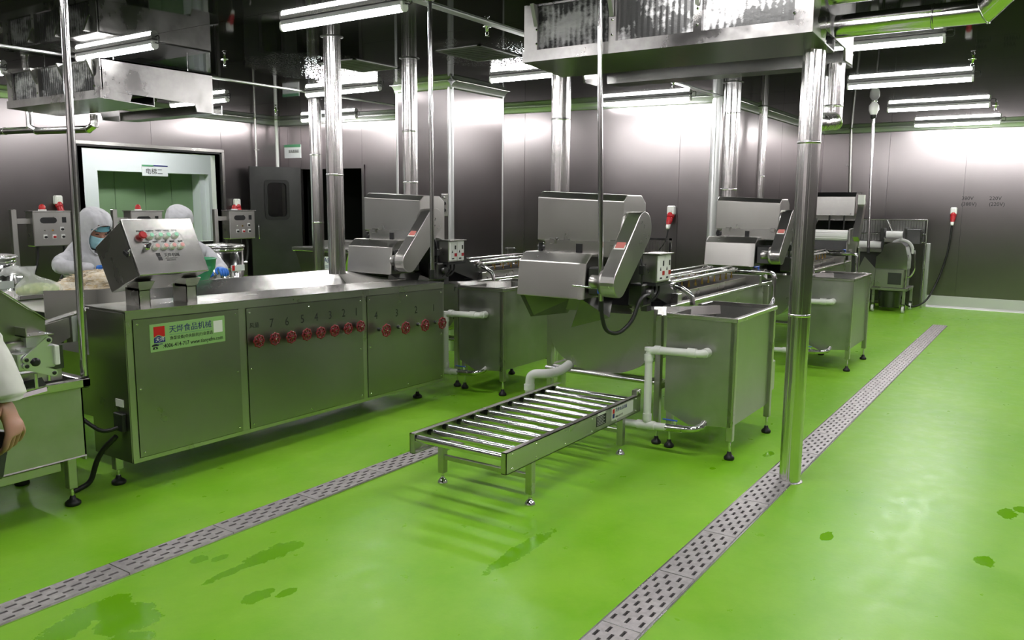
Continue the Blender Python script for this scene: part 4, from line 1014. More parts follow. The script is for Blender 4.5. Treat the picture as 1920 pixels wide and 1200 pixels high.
# ------------------------------------------------------------------ long valve cabinet with sorting trough and console
def cabinet():
    o = thing('valve_cabinet', 'long stainless trough cabinet with red handwheels and green sticker', 'machine', (3.65, 4.4, 0))
    XA, XB, YF, YR = 2.335, 4.965, 4.0, 5.02
    def zt(x): return .978-(x-XA)*(.978-.928)/(XB-XA)
    def zb(x): return .158-(x-XA)*.006
    # carcass: frame slightly behind the front panels
    def slab(x0, x1, y0, y1, za, zb_): # za, zb_ callables
        return MB().add([(x0,y0,za(x0)),(x1,y0,za(x1)),(x1,y1,za(x1)),(x0,y1,za(x0)),(x0,y0,zb_(x0)),(x1,y0,zb_(x1)),(x1,y1,zb_(x1)),(x0,y1,zb_(x0))],
                        [(0,3,2,1),(4,5,6,7),(0,1,5,4),(1,2,6,5),(2,3,7,6),(3,0,4,7)])
    slab(XA, XB, YF+.006, 4.34, zb, lambda x: zt(x)-.002).build('carcass', 'steel_panel', o)
    slab(XA+.02, XB-.02, 4.34, 4.9, lambda x: .35, lambda x: .70).build('trough_underside', 'steel_panel', o)
    # corner posts, rails around the panels (proud of the panels)
    for x0, x1 in ((XA, XA+.034), (3.035, 3.085), (4.062, 4.104), (XB-.018, XB)):
        slab(x0, x1, YF-.004, YF+.02, zb, lambda x: zt(x)-.001).build('post', 'steel', o)
    slab(XA, XB, YF-.005, YF+.02, lambda x: zt(x)-.045, lambda x: zt(x)-.001).build('top_rail', 'steel', o)
    slab(XA, XB, YF-.005, YF+.02, zb, lambda x: zb(x)+.022).build('bottom_rail', 'steel', o)
    slab(XA-.002, XB+.002, YF-.008, 4.41, lambda x: zt(x)-.004, lambda x: zt(x)+.002).build('top_deck', 'steel_bright', o)
    for a, b in ((2.372, 3.032), (3.088, 4.059), (4.107, 4.944)):
        p = slab(a, b, YF-.010, YF-.004, lambda x: zb(x)+.026, lambda x: zt(x)-.049).build('front_panel', 'steel_panel', o)
        s = MB()
        for x in (a+.022, (a+b)/2, b-.022):
            for k in (0, .5, 1):
                if k == .5 and x == (a+b)/2: continue
                z = zb(x)+.05+(zt(x)-zb(x)-.125)*k
                if a < 2.5 and x == (a+b)/2: continue
                screw(s, (x, YF-.010, z), (0,-1,0), .0065)
        s.build('panel_screw', 'chrome', p)
    # trough behind the deck: sloped far wall and slanting end plates, upstand at the back
    MB().plate([(2.95, 4.40, zt(3.)-.01), (4.60, 4.40, zt(4.6)-.01), (4.60, 4.58, .80), (2.95, 4.58, .80)], .003).build('trough_wall', 'steel', o)
    MB().plate([(2.92, 4.60, .80), (4.62, 4.60, .80), (4.80, YR, .985), (2.92, YR, .985)], .003).build('trough_wall', 'steel_bright', o)
    MB().plate([(4.60, 4.40, zt(4.6)-.008), (4.90, 4.40, zt(4.9)-.008), (4.80, YR, .985), (4.60, 4.58, .80)], .003).build('trough_end', 'steel', o)
    MB().box(2.3, 4.84, YR, YR+.03, .965, .99, .003).build('trough_rim', 'steel_bright', o)
    MB().box(4.78, 4.96, 4.38, YR+.03, .90, .935).build('trough_rim', 'steel', o)
    # left end wall with the socket plate
    MB().box(XA-.006, XA, YF+.0, 4.36, .165, .965).build('end_panel', 'steel_panel', o)
    MB().box(XA-.010, XA-.006, 4.05, 4.12, .46, .50).build('end_label', 'sticker_white', o)
    MB().box(XA-.03, XA-.006, 4.03, 4.12, .33, .43, .005).build('end_box', 'black_plastic', o)
    MB().tube([(XA-.02, 4.08, .35), (XA-.09, 4.12, .33), (XA-.17, 4.2, .42), (XA-.24, 4.24, .62)], .011, 8, .08).tube([(XA-.03, 4.10, .30), (XA-.09, 4.18, .20), (XA-.12, 4.22, .04), (XA-.20, 4.24, .015)], .014, 8, .08).build('end_cable', 'black_rubber', o)
    # legs
    for (x, y) in ((2.30+.06, 4.20), (4.84, 4.17), (2.36, 4.85), (4.84, 4.85), (3.6, 4.85)):
        MB().box(x-.022, x+.022, y-.022, y+.022, .085, .36 if y > 4.5 else .17, .003).build('leg', 'steel', o); level_foot(o, x, y, .085, 'chrome', 'black_rubber', .038)
    MB().box(2.36, 4.84, 4.83, 4.87, .3, .34).build('frame_rail', 'steel', o)
    # lower side apron of the trough that runs on to the left, with its bright lip
    MB().plate([(2.138, 4.416, .90), (2.66, 4.848, .90), (2.66, 4.848, 1.01), (2.138, 4.416, 1.075)], .004).build('apron', 'steel_panel', o)
    MB().plate([(2.66, 4.848, .90), (2.95, 4.86, .90), (2.95, 4.86, 1.005), (2.66, 4.848, 1.01)], .004).build('apron', 'steel_panel', o)
    MB().plate([(2.142, 4.42, .96), (2.66, 4.85, .96), (2.95, 4.865, .96), (2.95, YR, .96), (2.142, YR, .96)], .003).build('apron_top', 'steel', o)
    MB().plate([(2.11, 4.37, .90), (2.63, 4.79, .90), (2.615, 4.81, .912), (2.095, 4.39, .912)], .012).build('apron_lip', 'steel_bright', o)
    MB().plate([(2.115, 4.372, .90), (2.33, 4.545, .90), (2.33, 4.545, .79), (2.13, 4.385, .76)], .003).build('apron_front', 'steel_bright', o)
    # handwheels: eight on the middle panel, four on the right one
    def handwheel(x, z, r, stem):
        w_ = child('handwheel', o, (x, YF, z)); yw = YF-stem
        n = 32; rings = []
        for j in range(n+1):
            t = 2*PI*j/n; rr = r*(1+.09*math.cos(8*t)); rings.append((x+rr*math.cos(t), yw, z+rr*math.sin(t)))
        MB().tube(rings, .0062, 7).build('rim', 'red_paint', w_)
        sp = MB()
        for j in range(8):
            t = 2*PI*j/8+PI/8; sp.tube([(x+.008*math.cos(t), yw-.004, z+.008*math.sin(t)), (x+r*.9*math.cos(t), yw, z+r*.9*math.sin(t))], [.006, .004], 6)
        sp.build('spoke', 'red_paint', w_)
        MB().lathe((x, yw+.008, z), (0,-1,0), ((.013,0),(.014,.008),(.010,.018)), 12).build('hub', 'red_paint', w_)
        MB().lathe((x, yw-.009, z), (0,-1,0), ((.006,0),(.006,.004),(.004,.008)), 8).build('hub_nut', 'chrome', w_)
        MB().cyl((x, YF-.01, z), (x, yw, z), .006, 8).build('stem', 'chrome', w_)
        MB().lathe((x, YF-.009, z), (0,-1,0), ((.014,0),(.014,.012),(.010,.016)), 10).build('gland', 'black_plastic', w_)
    for x, z in ((3.174,.718),(3.295,.715),(3.422,.709),(3.549,.709),(3.668,.705),(3.791,.703),(3.914,.702),(4.032,.703)):
        handwheel(x-.03, z-.003, .034, .045)
    for x, z in ((4.267,.651),(4.472,.643),(4.691,.636),(4.896,.629)): handwheel(x-.05, z-.003, .040, .085)
    # printed numbers
    for s, x, z in (('7',3.271,.808),('6',3.391,.804),('5',3.517,.805),('4',3.634,.804),('3',3.756,.804),('2',3.878,.805),('1',3.998,.80),('4',4.192,.753),('3',4.41,.748),('2',4.624,.748),('1',4.832,.742)):
        text('printed_number', s, .078, face_negy(x, YF-.0105, z-.027), 'ink', o, 'CENTER', xs=.85)
    text('printed_word', '风量', .036, face_negy(3.105, YF-.0105, .795), 'ink', o)
    # maker's sticker
    s = MB().box(2.462, 2.932, YF-.0118, YF-.0100, .742, .892).build('maker_sticker', 'sticker_green', o)
    yy = YF-.0119
    lw = [(2.484+.066*i/8, .826+.006*math.sin(i/8*2*PI-1)) for i in range(9)]
    MB().prism(lw+[(2.55, .878), (2.484, .878)], 'y', yy-.0006, yy).build('logo_upper', 'ink_red', s)
    MB().prism([(2.484, .79), (2.55, .79)]+[(x, z-.005) for x, z in reversed(lw)], 'y', yy-.0006, yy).build('logo_lower', 'ink_blue', s)
    text('lettering', '天烨', .027, face_negy(2.4925, yy-.0008, .798), 'sticker_white', s)
    text('lettering', 'TIANYE', .0125, face_negy(2.492, yy-.0004, .777), 'ink_blue', s)
    text('lettering', '天烨食品机械', .044, face_negy(2.575, yy-.0004, .838), 'ink_blue', s, xs=1.02)
    MB().box(2.578, 2.84, yy-.0006, yy, .8235, .8255).build('rule', 'sign_green', s)
    text('lettering', '净菜设备|中央厨房|行业首选', .022, face_negy(2.578, yy-.0004, .797), 'ink', s, xs=.99)
    text('lettering', ':4006-414-717 www.tianyefm.com', .0315, face_negy(2.535, yy-.0004, .757), 'ink', s, bold=.0002, xs=.87)
    MB().prism([(2.49+.021*math.cos(t), .773+.012*math.sin(t)) for t in [PI*j/8 for j in range(9)]]+[(2.498, .773), (2.482, .773)], 'y', yy-.0006, yy).build('telephone_sign', 'ink', s)
    MB().prism([(2.4745,.756),(2.5055,.756),(2.5015,.769),(2.4785,.769)], 'y', yy-.0006, yy).build('telephone_sign', 'ink', s)
    MB().cyl((2.49, yy-.0006, .7615), (2.49, yy-.0012, .7615), .004, 10).build('telephone_dial', 'sticker_green', s)
    MB().box(2.856, 2.916, yy-.0006, yy, .80, .868).build('blank_square', 'sticker_white', s)
    # console: sloped box on two feet. local frame: u along the lid, v across the lid
    con = child('console', o, (2.72, 4.25, .98))
    XL, XR = 2.478, 2.895
    # side profile (y, z): lid from lower front to upper back, body behind it
    lidB, lidT = Vector((4.085, 1.145)), Vector((4.235, 1.435))
    back = Vector((4.50, 1.285)); low = Vector((4.36, 1.04))
    MB().prism([tuple(lidB), tuple(lidT), tuple(back), tuple(low)], 'x', XL, XR).bevel(.004).build('console_body', 'steel', con)
    d = (lidT-lidB).normalized(); nv = Vector((-d.y, d.x))
    if nv.x > 0: nv = -nv
    LL = (lidT-lidB).length
    Mx = Matrix(((1,0,0,XL), (0, d.x, nv.x, lidB.x), (0, d.y, nv.y, lidB.y), (0,0,0,1)))   # local (u, v, w) -> world
    MB().box(-.004, XR-XL+.004, -.004, LL+.004, .004, .022, .003).rot(Mx).build('console_lid', 'steel_bright', con)  # brighter steel imitates lamp light on the tilted lid
    MB().box(-.002, XR-XL+.002, -.002, LL+.002, 0, .004).rot(Mx).build('lid_gasket', 'black_rubber', con)
    mk = (XR-XL)/.43
    def uv(u, v, w=0.): return Mx @ Vector((u*mk, v, .022+w))
    nvec = Vector((0, nv.x, nv.y))
    def button(u, v, cap, ring='white_plastic'):
        b_ = MB().lathe(uv(u, v), nvec, ((.0165,0),(.0165,.012),(.0145,.018)), 18).build('button_ring', ring, con)
        MB().lathe(uv(u, v, .018), nvec, ((.0122,-.002),(.0122,.003),(.010,.0045)), 16).build('button_cap', cap, b_)
    z1_, z2_ = .223, .158
    MB().lathe(uv(.080, z1_), nvec, ((.012,0),(.012,.012),(.022,.014),(.022,.024),(.018,.029)), 18).build('stop_button', 'red_plastic', con)
    for u in (.136, .190, .240, .291): button(u, z1_, 'green_button')
    kn = MB().lathe(uv(.092, z2_), nvec, ((.017,0),(.017,.01),(.012,.013)), 18).build('switch_ring', 'chrome', con)
    MB().box(-.007, .007, -.018, .018, .013, .03, .003).rot(Matrix.Translation(uv(.092, z2_)) @ Mx.to_3x3().to_4x4() @ Matrix.Rotation(-.8, 4, 'Z')).build('switch_knob', 'black_plastic', kn)
    for u in (.148, .202, .254, .306): button(u, z2_, 'pink_button')
    def Mt(u, v): p = uv(u, v, .0003); return Matrix(((1,0,0,p.x), (0, d.x, nv.x, p.y), (0, d.y, nv.y, p.z), (0,0,0,1)))
    for k, u in enumerate((.060, .118, .178, .228, .278)): text('button_label', ('紧急停止','电源指示','气泵启','水泵启','提升启')[k], .0115, Mt(u, z1_+.028), 'ink', con)
    for k, u in enumerate((.074, .136, .190, .243, .295)): text('button_label', ('输送开关','气泵停','水泵停','提升停','震动停')[k], .0105, Mt(u, z2_+.026), 'ink', con)
    MB().box(.132*mk, .158*mk, .100, .122, .022, .0226).rot(Mx).build('logo_block', 'ink', con)
    MB().box(.136*mk, .162*mk, .076, .098, .022, .0226).rot(Mx).build('logo_block', 'ink', con)
    text('lettering', '天烨机械', .024, Mt(.178, .098), 'ink', con)
    text('lettering', 'www.tianyefm.com', .0095, Mt(.181, .085), 'ink', con)
    text('lettering', '4006-414-717', .010, Mt(.186, .072), 'ink', con)
    # latch on the left cheek
    p = Vector((XL, lidB.x+d.x*.15-nv.x*.03, lidB.y+d.y*.15-nv.y*.03))
    MB().box(-.014, 0, -.022, .022, -.012, .012, .003).rot(Matrix.Translation(p) @ Matrix.Rotation(.5, 4, 'X')).build('latch', 'black_plastic', con)
    MB().tube([(p.x-.01, p.y-.025, p.z+.012), (p.x-.012, p.y-.045, p.z+.02), (p.x-.008, p.y-.03, p.z-.012)], .003, 6).build('latch_loop', 'chrome', con)
    # feet: channel brackets with gussets
    for x in (2.50, 2.79):
        MB().box(x, x+.004, 4.13, 4.26, zt(x), 1.075).box(x+.062, x+.066, 4.13, 4.26, zt(x), 1.075).box(x, x+.066, 4.13, 4.134, zt(x), 1.065).prism([(x,1.06),(x+.066,1.06),(x+.10,1.11),(x+.0,1.11)], 'y', 4.13, 4.24).build('console_foot', 'steel', con)
cabinet()

# ------------------------------------------------------------------ cutter at the picture edge
def cutter():
    o = thing('vegetable_cutter', 'stainless cutter with toggle clamp and low catch tank at the picture edge', 'machine', (1.6, 4.2, 0))
    # catch tank: front with folded rim, sloping bottom
    YF = 4.0; XR = 2.09
    MB().prism([(YF, .63), (YF, .275), (YF+.10, .245), (YF+.7, .245), (YF+.7, .63), (YF+.69, .63), (YF+.69, .255), (YF+.11, .255), (YF+.008, .285), (YF+.008, .63)], 'x', .9, XR).build('tank_shell', 'steel_worn', o)
    MB().box(XR-.008, XR, YF, YF+.7, .25, .63).build('tank_end', 'steel_worn', o)
    MB().prism([(YF, .275), (YF+.10, .245), (YF+.10, .235), (YF-.002, .268)], 'x', .9, XR).build('tank_bottom_flange', 'steel', o)
    MB().box(.9, XR+.03, YF-.028, YF+.012, .625, .668, .004).box(XR-.012, XR+.03, YF-.028, YF+.7, .625, .668, .004).build('tank_rim', 'steel_bright', o)
    MB().box(.9, XR-.1, YF+.06, YF+.095, .20, .245, .003).build('frame_rail', 'steel', o)
    for (x, y) in ((XR-.04, YF+.09), (1.0, YF+.09), (XR-.04, YF+.62), (1.0, YF+.62)):
        MB().box(x-.022, x+.022, y-.022, y+.022, .09, .26, .003).build('leg', 'steel', o); level_foot(o, x, y, .09, 'chrome', 'black_rubber', .038)
    # inner deck, crossbeam and discharge lip
    MB().plate([(1.0, YF+.02, .64), (XR-.02, YF+.02, .64), (XR-.02, YF+.3, .60), (1.0, YF+.3, .60)], .004).build('inner_deck', 'dark_steel', o)
    MB().box(1.76, 2.03, YF+.06, YF+.12, .665, .725, .004).build('crossbeam', 'steel', o)
    MB().plate([(1.55, YF-.03, .62), (1.91, YF-.03, .655), (1.91, YF+.02, .70), (1.55, YF+.06, .66)], .004).build('discharge_lip', 'dark_steel', o)
    MB().plate([(1.45, YF-.034, .592), (1.905, YF-.034, .642), (1.905, YF-.03, .662), (1.45, YF-.03, .612)], .003).build('lip_edge', 'chrome', o)
    # hopper cheek: sloping top edge, folded flange
    MB().prism([(1.1, 1.62), (1.36, 1.45), (1.745, 1.14), (1.945, .975), (1.945, .90), (1.86, .87), (1.1, .86)], 'y', YF+.02, YF+.028).build('hopper_cheek', 'steel_panel', o)
    a, b = Vector((1.1, 0, 1.62)), Vector((1.945, 0, .975))
    MB().plate([(1.1, YF+.0, 1.622), (1.36, YF+.0, 1.452), (1.36, YF+.03, 1.455), (1.1, YF+.03, 1.625)], .003).plate([(1.36, YF+.0, 1.452), (1.947, YF+.0, .977), (1.947, YF+.03, .98), (1.36, YF+.03, 1.455)], .003).build('cheek_flange', 'steel', o)
    MB().prism([(1.1, 1.60), (1.36, 1.43), (1.93, .965), (1.93, .90), (1.1, .86)], 'y', YF+.62, YF+.628).build('hopper_cheek', 'steel_panel', o)
    MB().plate([(1.12, YF+.03, 1.20), (1.85, YF+.03, .88), (1.85, YF+.62, .88), (1.12, YF+.62, 1.20)], .004).build('hopper_slide', 'steel', o)
    MB().box(1.2, 1.84, YF-.005, YF+.02, .845, .89, .003).box(1.2, 1.80, YF+.0, YF+.02, .80, .835, .003).build('cheek_rail', 'steel', o)
    # mounting plate with four bolts
    MB().box(1.805, 1.93, YF-.085, YF+.02, .918, .923).box(1.805, 1.809, YF-.085, YF+.02, .918, .962).build('mounting_plate', 'steel', o)
    bl = MB()
    for x in (1.83, 1.905):
        for y in (YF-.065, YF-.005): screw(bl, (x, y, .923), (0,0,1), .009)
    bl.build('bolt', 'chrome', o)
    # toggle clamp
    MB().box(1.79, 1.95, YF-.045, YF+.03, .755, .865, .006).build('clamp_body', 'aluminium', o)
    MB().box(1.94, 1.965, YF-.06, YF+.03, .765, .86, .004).build('clamp_plate', 'white_plastic', o)
    MB().box(1.768, 1.812, YF-.07, YF+.02, .765, .845, .004).build('clamp_block', 'aluminium', o)
    MB().box(1.83, 1.93, YF-.03, YF+.02, .865, .92).build('clamp_neck', 'aluminium', o)
    def link(p, q):
        p, q = Vector(p), Vector(q); d = (q-p).normalized(); nn = Vector((-d.y, d.x))*.0165; pts = []
        for j in range(9):
            t = PI/2+PI*j/8; pts.append(tuple(p+d*.0165*math.cos(t)+nn*math.sin(t)))
        for j in range(9):
            t = -PI/2+PI*j/8; pts.append(tuple(q+d*.0165*math.cos(t)+nn*math.sin(t)))
        l_ = MB().prism(pts, 'y', YF-.085, YF-.075).build('clamp_link', 'aluminium', o)
        for c in (p, q): MB().lathe((c.x, YF-.085, c.y), (0,-1,0), ((.0095,0),(.0095,.004),(.006,.006)), 12).build('pivot', 'black_plastic', l_)
    link((1.80, .815), (1.905, .895)); link((1.80, .785), (1.92, .735))
    MB().lathe((1.838, YF-.075, .80), (0,-1,0), ((.019,0),(.021,.01),(.019,.02),(.010,.022)), 16).build('clamp_knob', 'black_plastic', o)
    MB().box(1.94, 2.02, YF+.02, YF+.06, .73, .845).build('clamp_stop', 'dark_steel', o)
    MB().cyl((1.86, YF-.03, .665), (1.86, YF-.03, .735), .009, 10).cyl((1.92, YF-.03, .69), (1.92, YF-.03, .735), .009, 10).build('clamp_post', 'chrome', o)
cutter()
# ------------------------------------------------------------------ three spin dryers with control boxes behind the workers
def spin_dryer():
    o = thing('spin_dryer', 'x', 'machine', (0,0,0), 'spin dryers with control boxes')
    MB().box(-.02, .02, -.02, .02, .12, 1.47, .003).build('post', 'steel', o)
    MB().box(.02, .12, -.012, .012, 1.36, 1.40).build('box_arm', 'steel', o)
    cb = child('control_box', o, (.27, 0, 1.18))
    MB().box(.12, .42, -.06, .06, 1.178, 1.455, .006).build('box_body', 'steel', cb)
    MB().prism([(.115, 1.452), (.425, 1.452), (.425, 1.46), (.115, 1.46)], 'y', -.075, .065).build('box_roof', 'steel_bright', cb)
    q = [(.20+.028*math.cos(PI/2+PI*j/8), 1.385+.024*math.sin(PI/2+PI*j/8)) for j in range(9)]+[(.275+.028*math.cos(-PI/2+PI*j/8), 1.385+.024*math.sin(-PI/2+PI*j/8)) for j in range(9)]
    MB().prism(q, 'y', -.063, -.060).build('display', 'black_plastic', cb)
    MB().box(.345, .378, -.062, -.060, 1.365, 1.41).build('printed_mark', 'ink', cb)
    for x, z, c in ((.20, 1.305, 'chrome'), (.265, 1.305, 'brass')): MB().lathe((x,-.06,z), (0,-1,0), ((.007,0),(.007,.008),(.004,.01)), 10).build('key_lock', c, cb)
    for x, z, c in ((.205, 1.255, 'white_plastic'), (.275, 1.255, 'red_plastic'), (.345, 1.255, 'white_plastic'), (.34, 1.315, 'white_plastic')):
        b_ = MB().box(x-.015, x+.015, -.064, -.060, z-.017, z+.017).build('button_plate', 'white_plastic', cb)
        MB().lathe((x,-.064,z-.003), (0,-1,0), ((.010,0),(.010,.012),(.008,.015)), 12).build('button', c if c != 'white_plastic' else 'black_plastic', b_)
    MB().lathe((.225, 0, 1.46), (0,0,1), ((.03,0),(.03,.012)), 16).build('beacon_base', 'white_plastic', cb)
    MB().lathe((.225, 0, 1.472), (0,0,1), ((.024,0),(.024,.022),(.016,.036),(.004,.042)), 16).build('beacon', 'red_bright', cb)
    MB().tube([(.40, .05, 1.18), (.41, .05, 1.0), (.30, .04, .8)], .01, 8, .08).tube([(.17, 0, 1.18), (.16, 0, 1.02), (.05, 0, .85)], .01, 8, .08).build('cable', 'black_rubber', cb)
    # drum: polished shell, rings, clamps
    c = (-.13, -.27)
    MB().lathe((*c, .76), (0,0,1), ((.185,0),(.185,.36),(.178,.36),(.178,.02)), 36).build('drum', 'polished', o)
    for z in (.76, .93, 1.10): MB().lathe((*c, z-.008), (0,0,1), ((.185,0),(.193,.003),(.193,.013),(.185,.016)), 36).build('drum_ring', 'chrome', o)
    MB().lathe((*c, 1.122), (0,0,1), ((.2,0),(.2,.012),(.18,.02),(.02,.035)), 36).build('drum_lid', 'steel_bright', o)
    MB().box(c[0]-.05, c[0]+.09, c[1]-.1925, c[1]-.182, .905, .96).build('drum_label', 'sign_white', o)
    MB().box(c[0]-.048, c[0]-.02, c[1]-.1945, c[1]-.1925, .908, .957).build('label_logo', 'ink_red', o)
    MB().box(c[0]+.15, c[0]+.2, c[1]-.10, c[1]-.05, .84, .98, .006).build('drum_clamp', 'chrome', o)
    MB().lathe((*c, .0), (0,0,1), ((.21,0),(.21,.70),(.19,.76)), 32).build('drum_base', 'dark_steel', o)
    MB().box(-.02, .42, -.08, .10, .02, .70, .006).build('motor_cabinet', 'dark_steel', o)
    MB().box(-.3, .45, -.45, .12, 0, .03).build('base_plate', 'steel', o)
    return o
d0 = spin_dryer(); d0.location = (3.11, 6.8, 0); d0['label'] = 'spin dryer with grey control box and red beacon left of the worker'
copy_tree(d0, (3.93, 6.8, 0), 'spin dryer whose box peeks over the console under the window')
copy_tree(d0, (4.945, 6.8, 0), 'spin dryer with a polished drum beside the door leaf')

for ch in d0.children:
    if ch.name.startswith('drum') or ch.name.startswith('label_logo'): ch.location.x -= .20
# ------------------------------------------------------------------ sorting table with food
tb = thing('sorting_table', 'steel sorting table behind the trough, covered with vegetables', 'table', (2.9, 5.34, 0))
MB().box(1.4, 3.75, 5.06, 5.62, .935, .962, .004).build('table_top', 'steel_bright', tb)
for x in (1.45, 2.6, 3.7):
    for y in (5.10, 5.58): MB().box(x-.02, x+.02, y-.02, y+.02, 0, .935, .003).build('leg', 'steel', tb)
MB().box(1.45, 3.7, 5.56, 5.6, .2, .24).box(1.45, 3.7, 5.08, 5.12, .2, .24).build('stretcher', 'steel', tb)
def lumpy(c, r, amp, fr, seed, seg=28, rg=16, flat=True):
    rnd = random.Random(seed); ph = [(rnd.uniform(-1,1)*fr, rnd.uniform(-1,1)*fr, rnd.uniform(-1,1)*fr, rnd.uniform(0,6)) for _ in range(9)]
    def fn(p):
        s = sum(math.sin(p.x*a+p.y*b+p.z*c_+d) for a, b, c_, d in ph)/9
        q = p*(1+amp*s)
        if flat and q.z < -.25: q.z = -.25
        return q
    return MB().blob(c, r, seg, rg, fn)
# pale shreds heaped on film: a mound plus loose strands
sh = thing('vegetable_shreds', 'heap of pale shredded vegetable on film in front of the worker', 'food', (2.88, 5.22, .965))
lumpy((2.94, 5.24, .985), (.30, .17, .10), .5, 9, 3, 40, 20).build('mound', 'shreds', sh)
st = MB(); rnd = random.Random(5)
for i in range(420):
    a = rnd.uniform(0, 2*PI); k = math.sqrt(rnd.random()); x = 2.94+.28*k*math.cos(a); y = 5.24+.16*k*math.sin(a); z = .985+.10*math.sqrt(max(0, 1-k*k))+rnd.uniform(-.01,.012)
    t = rnd.uniform(0, PI); l = rnd.uniform(.02,.045); dx, dy, dz = math.cos(t)*l, math.sin(t)*l, rnd.uniform(-.012,.012)
    st.tube([(x-dx,y-dy,z-dz),(x,y,z+.006),(x+dx,y+dy,z+dz)], .0022, 4)
s_ = st.build('strands', 'shreds', sh); s_['kind'] = 'stuff'
fl = MB(); n = 22; vs = []; fs = []
for i in range(n+1):
    for j in range(10):
        x = 2.60+.68*i/n; y = 5.08+.44*j/9
        vs.append((x, y, .9655+.02*abs(math.sin(i*1.3+j*.9))*(1 if j in (0,9) or i in (0,n) else .4)+(.03 if j == 9 else 0)*abs(math.sin(i*.8))))
for i in range(n):
    for j in range(9): fs.append((i*10+j, (i+1)*10+j, (i+1)*10+j+1, i*10+j+1))
fl.add(vs, fs, True).build('plastic_film', 'plastic_bag', sh)
bg = thing('vegetable_bag', 'tied clear plastic bag of chopped green vegetable on the tray edge', 'food', (2.47, 5.16, .965))
MB().blob((2.47, 5.16, 1.0), (.125, .08, .042), 24, 12, lambda p: (p.x, p.y, max(p.z, -.8))).build('green_pieces', 'green_veg', bg)
ck = MB(); rnd = random.Random(9)
for i in range(260):
    a = rnd.uniform(0, 2*PI); k = math.sqrt(rnd.random()); x = 2.47+.115*k*math.cos(a); y = 5.16+.073*k*math.sin(a); z = 1.0+.040*math.sqrt(max(0,1-k*k))
    ck.box(x-.006, x+.006, y-.005, y+.005, z-.004, z+.005)
c_ = ck.build('chopped_bits', 'green_veg', bg); c_['kind'] = 'stuff'
rings = []
for (z, rx, ry, ox) in ((.966, .125, .08, 0), (.985, .135, .09, 0), (1.03, .125, .085, 0), (1.06, .085, .06, -.01), (1.085, .04, .03, -.03), (1.10, .028, .02, -.04), (1.125, .05, .03, -.06), (1.15, .075, .03, -.08)):
    rings.append([(2.47+ox+rx*(1+.12*math.sin(5*t+z*40))*math.cos(t), 5.16+ry*(1+.12*math.sin(7*t))*math.sin(t), z) for t in (2*PI*j/26 for j in range(26))])
MB().ring_tube(rings, False).build('bag_film', 'plastic_bag', bg)
MB().tube([(2.42, 5.16, 1.10), (2.35, 5.15, 1.135), (2.28, 5.14, 1.125), (2.24, 5.14, 1.11)], [.02, .03, .025, .012], 10, .03).build('bag_ear', 'plastic_bag', bg)
gb = thing('green_basin', 'green plastic basin standing behind the console', 'basin', (3.60, 5.24, .962))
MB().lathe((3.60, 5.24, .962), (0,0,1), ((.10,0),(.155,.10),(.165,.165),(.172,.167),(.17,.172),(.152,.172),(.145,.10),(.09,.012)), 32).build('basin_shell', 'green_plastic', gb)
# pink basin on a steel stool
sl = thing('steel_stool', 'low steel stool carrying the pink basin', 'stool', (5.78, 7.0, 0))
MB().box(5.60, 5.96, 6.82, 7.18, .655, .675, .004).build('seat', 'steel', sl)
for x in (5.63, 5.93):
    for y in (6.85, 7.15): MB().box(x-.015, x+.015, y-.015, y+.015, 0, .655).build('leg', 'steel', sl)
tag(MB().lathe((5.78, 7.0, .675), (0,0,1), ((.09,0),(.125,.07),(.14,.072),(.14,.08),(.12,.08),(.085,.01)), 28).build('pink_basin', 'rosehip'), 'pink plastic basin seen over the trough edge', 'basin')

# ------------------------------------------------------------------ green-lit steel bin with a maker's sign, mesh baskets, switch plate
bn = thing('steel_bin', 'wide steel hopper with a lettered plate in front of the doorway', 'bin', (7.5, 7.85, 0))
MB().prism([(8.27, .92), (8.12, .58), (7.42, .58), (7.30, .92)], 'x', 7.2, 7.85).build('hopper_body', 'polished', bn)
MB().box(7.17, 7.88, 7.27, 8.30, .918, .965, .006).build('hopper_rim', 'steel_bright', bn)
MB().box(7.5, 7.88, 7.30, 8.10, .965, 1.04).build('back_plate', 'steel', bn)
MB().cyl((7.25, 8.29, .93), (7.25, 8.35, .93), .025, 12).build('trunnion', 'white_plastic', bn)
for x in (7.25, 7.8):
    for y in (7.45, 8.1): MB().box(x-.025, x+.025, y-.025, y+.025, 0, .6).build('leg', 'dark_steel', bn)
p = MB().box(7.192, 7.199, 7.40, 7.80, .70, .86).build('name_plate', 'sign_white', bn)
text('lettering', 'DARIBO', .085, face_negx(7.191, 7.785, .785), 'ink_blue', p, bold=.001)
text('lettering', '达利宝食品机械', .044, face_negx(7.191, 7.785, .72), 'ink_blue', p)
def basket(x, y, z, r, h, label):
    o = thing('wire_basket', label, 'basket', (x, y, z))
    for k in (0, .5, 1):
        pts = [(x+r*math.cos(t), y+r*math.sin(t), z+.004+k*(h-.008)) for t in (2*PI*j/24 for j in range(25))]; MB().tube(pts, .005, 6).build('ring', 'chrome', o)
    for j in range(14):
        t = 2*PI*j/14; MB().cyl((x+r*math.cos(t), y+r*math.sin(t), z), (x+r*math.cos(t), y+r*math.sin(t), z+h), .0035, 6).build('wire', 'chrome', o)
    MB().lathe((x,y,z), (0,0,1), ((r,0),(r,.003)), 24).build('base', 'steel', o)
basket(7.45, 5.045, .877, .055, .18, 'small tall wire basket on the rim of the washer beside the column')
mf = thing('mesh_screen', 'flat wire mesh screen standing behind the inverter box', 'screen', (7.61, 3.38, .0))
MB().box(7.6, 7.62, 3.22, 3.24, 0, 1.21).box(7.6, 7.62, 3.53, 3.55, 0, 1.21).box(7.6, 7.62, 3.22, 3.55, 1.19, 1.21).box(7.6, 7.62, 3.22, 3.55, .6, .62).build('frame', 'chrome', mf)
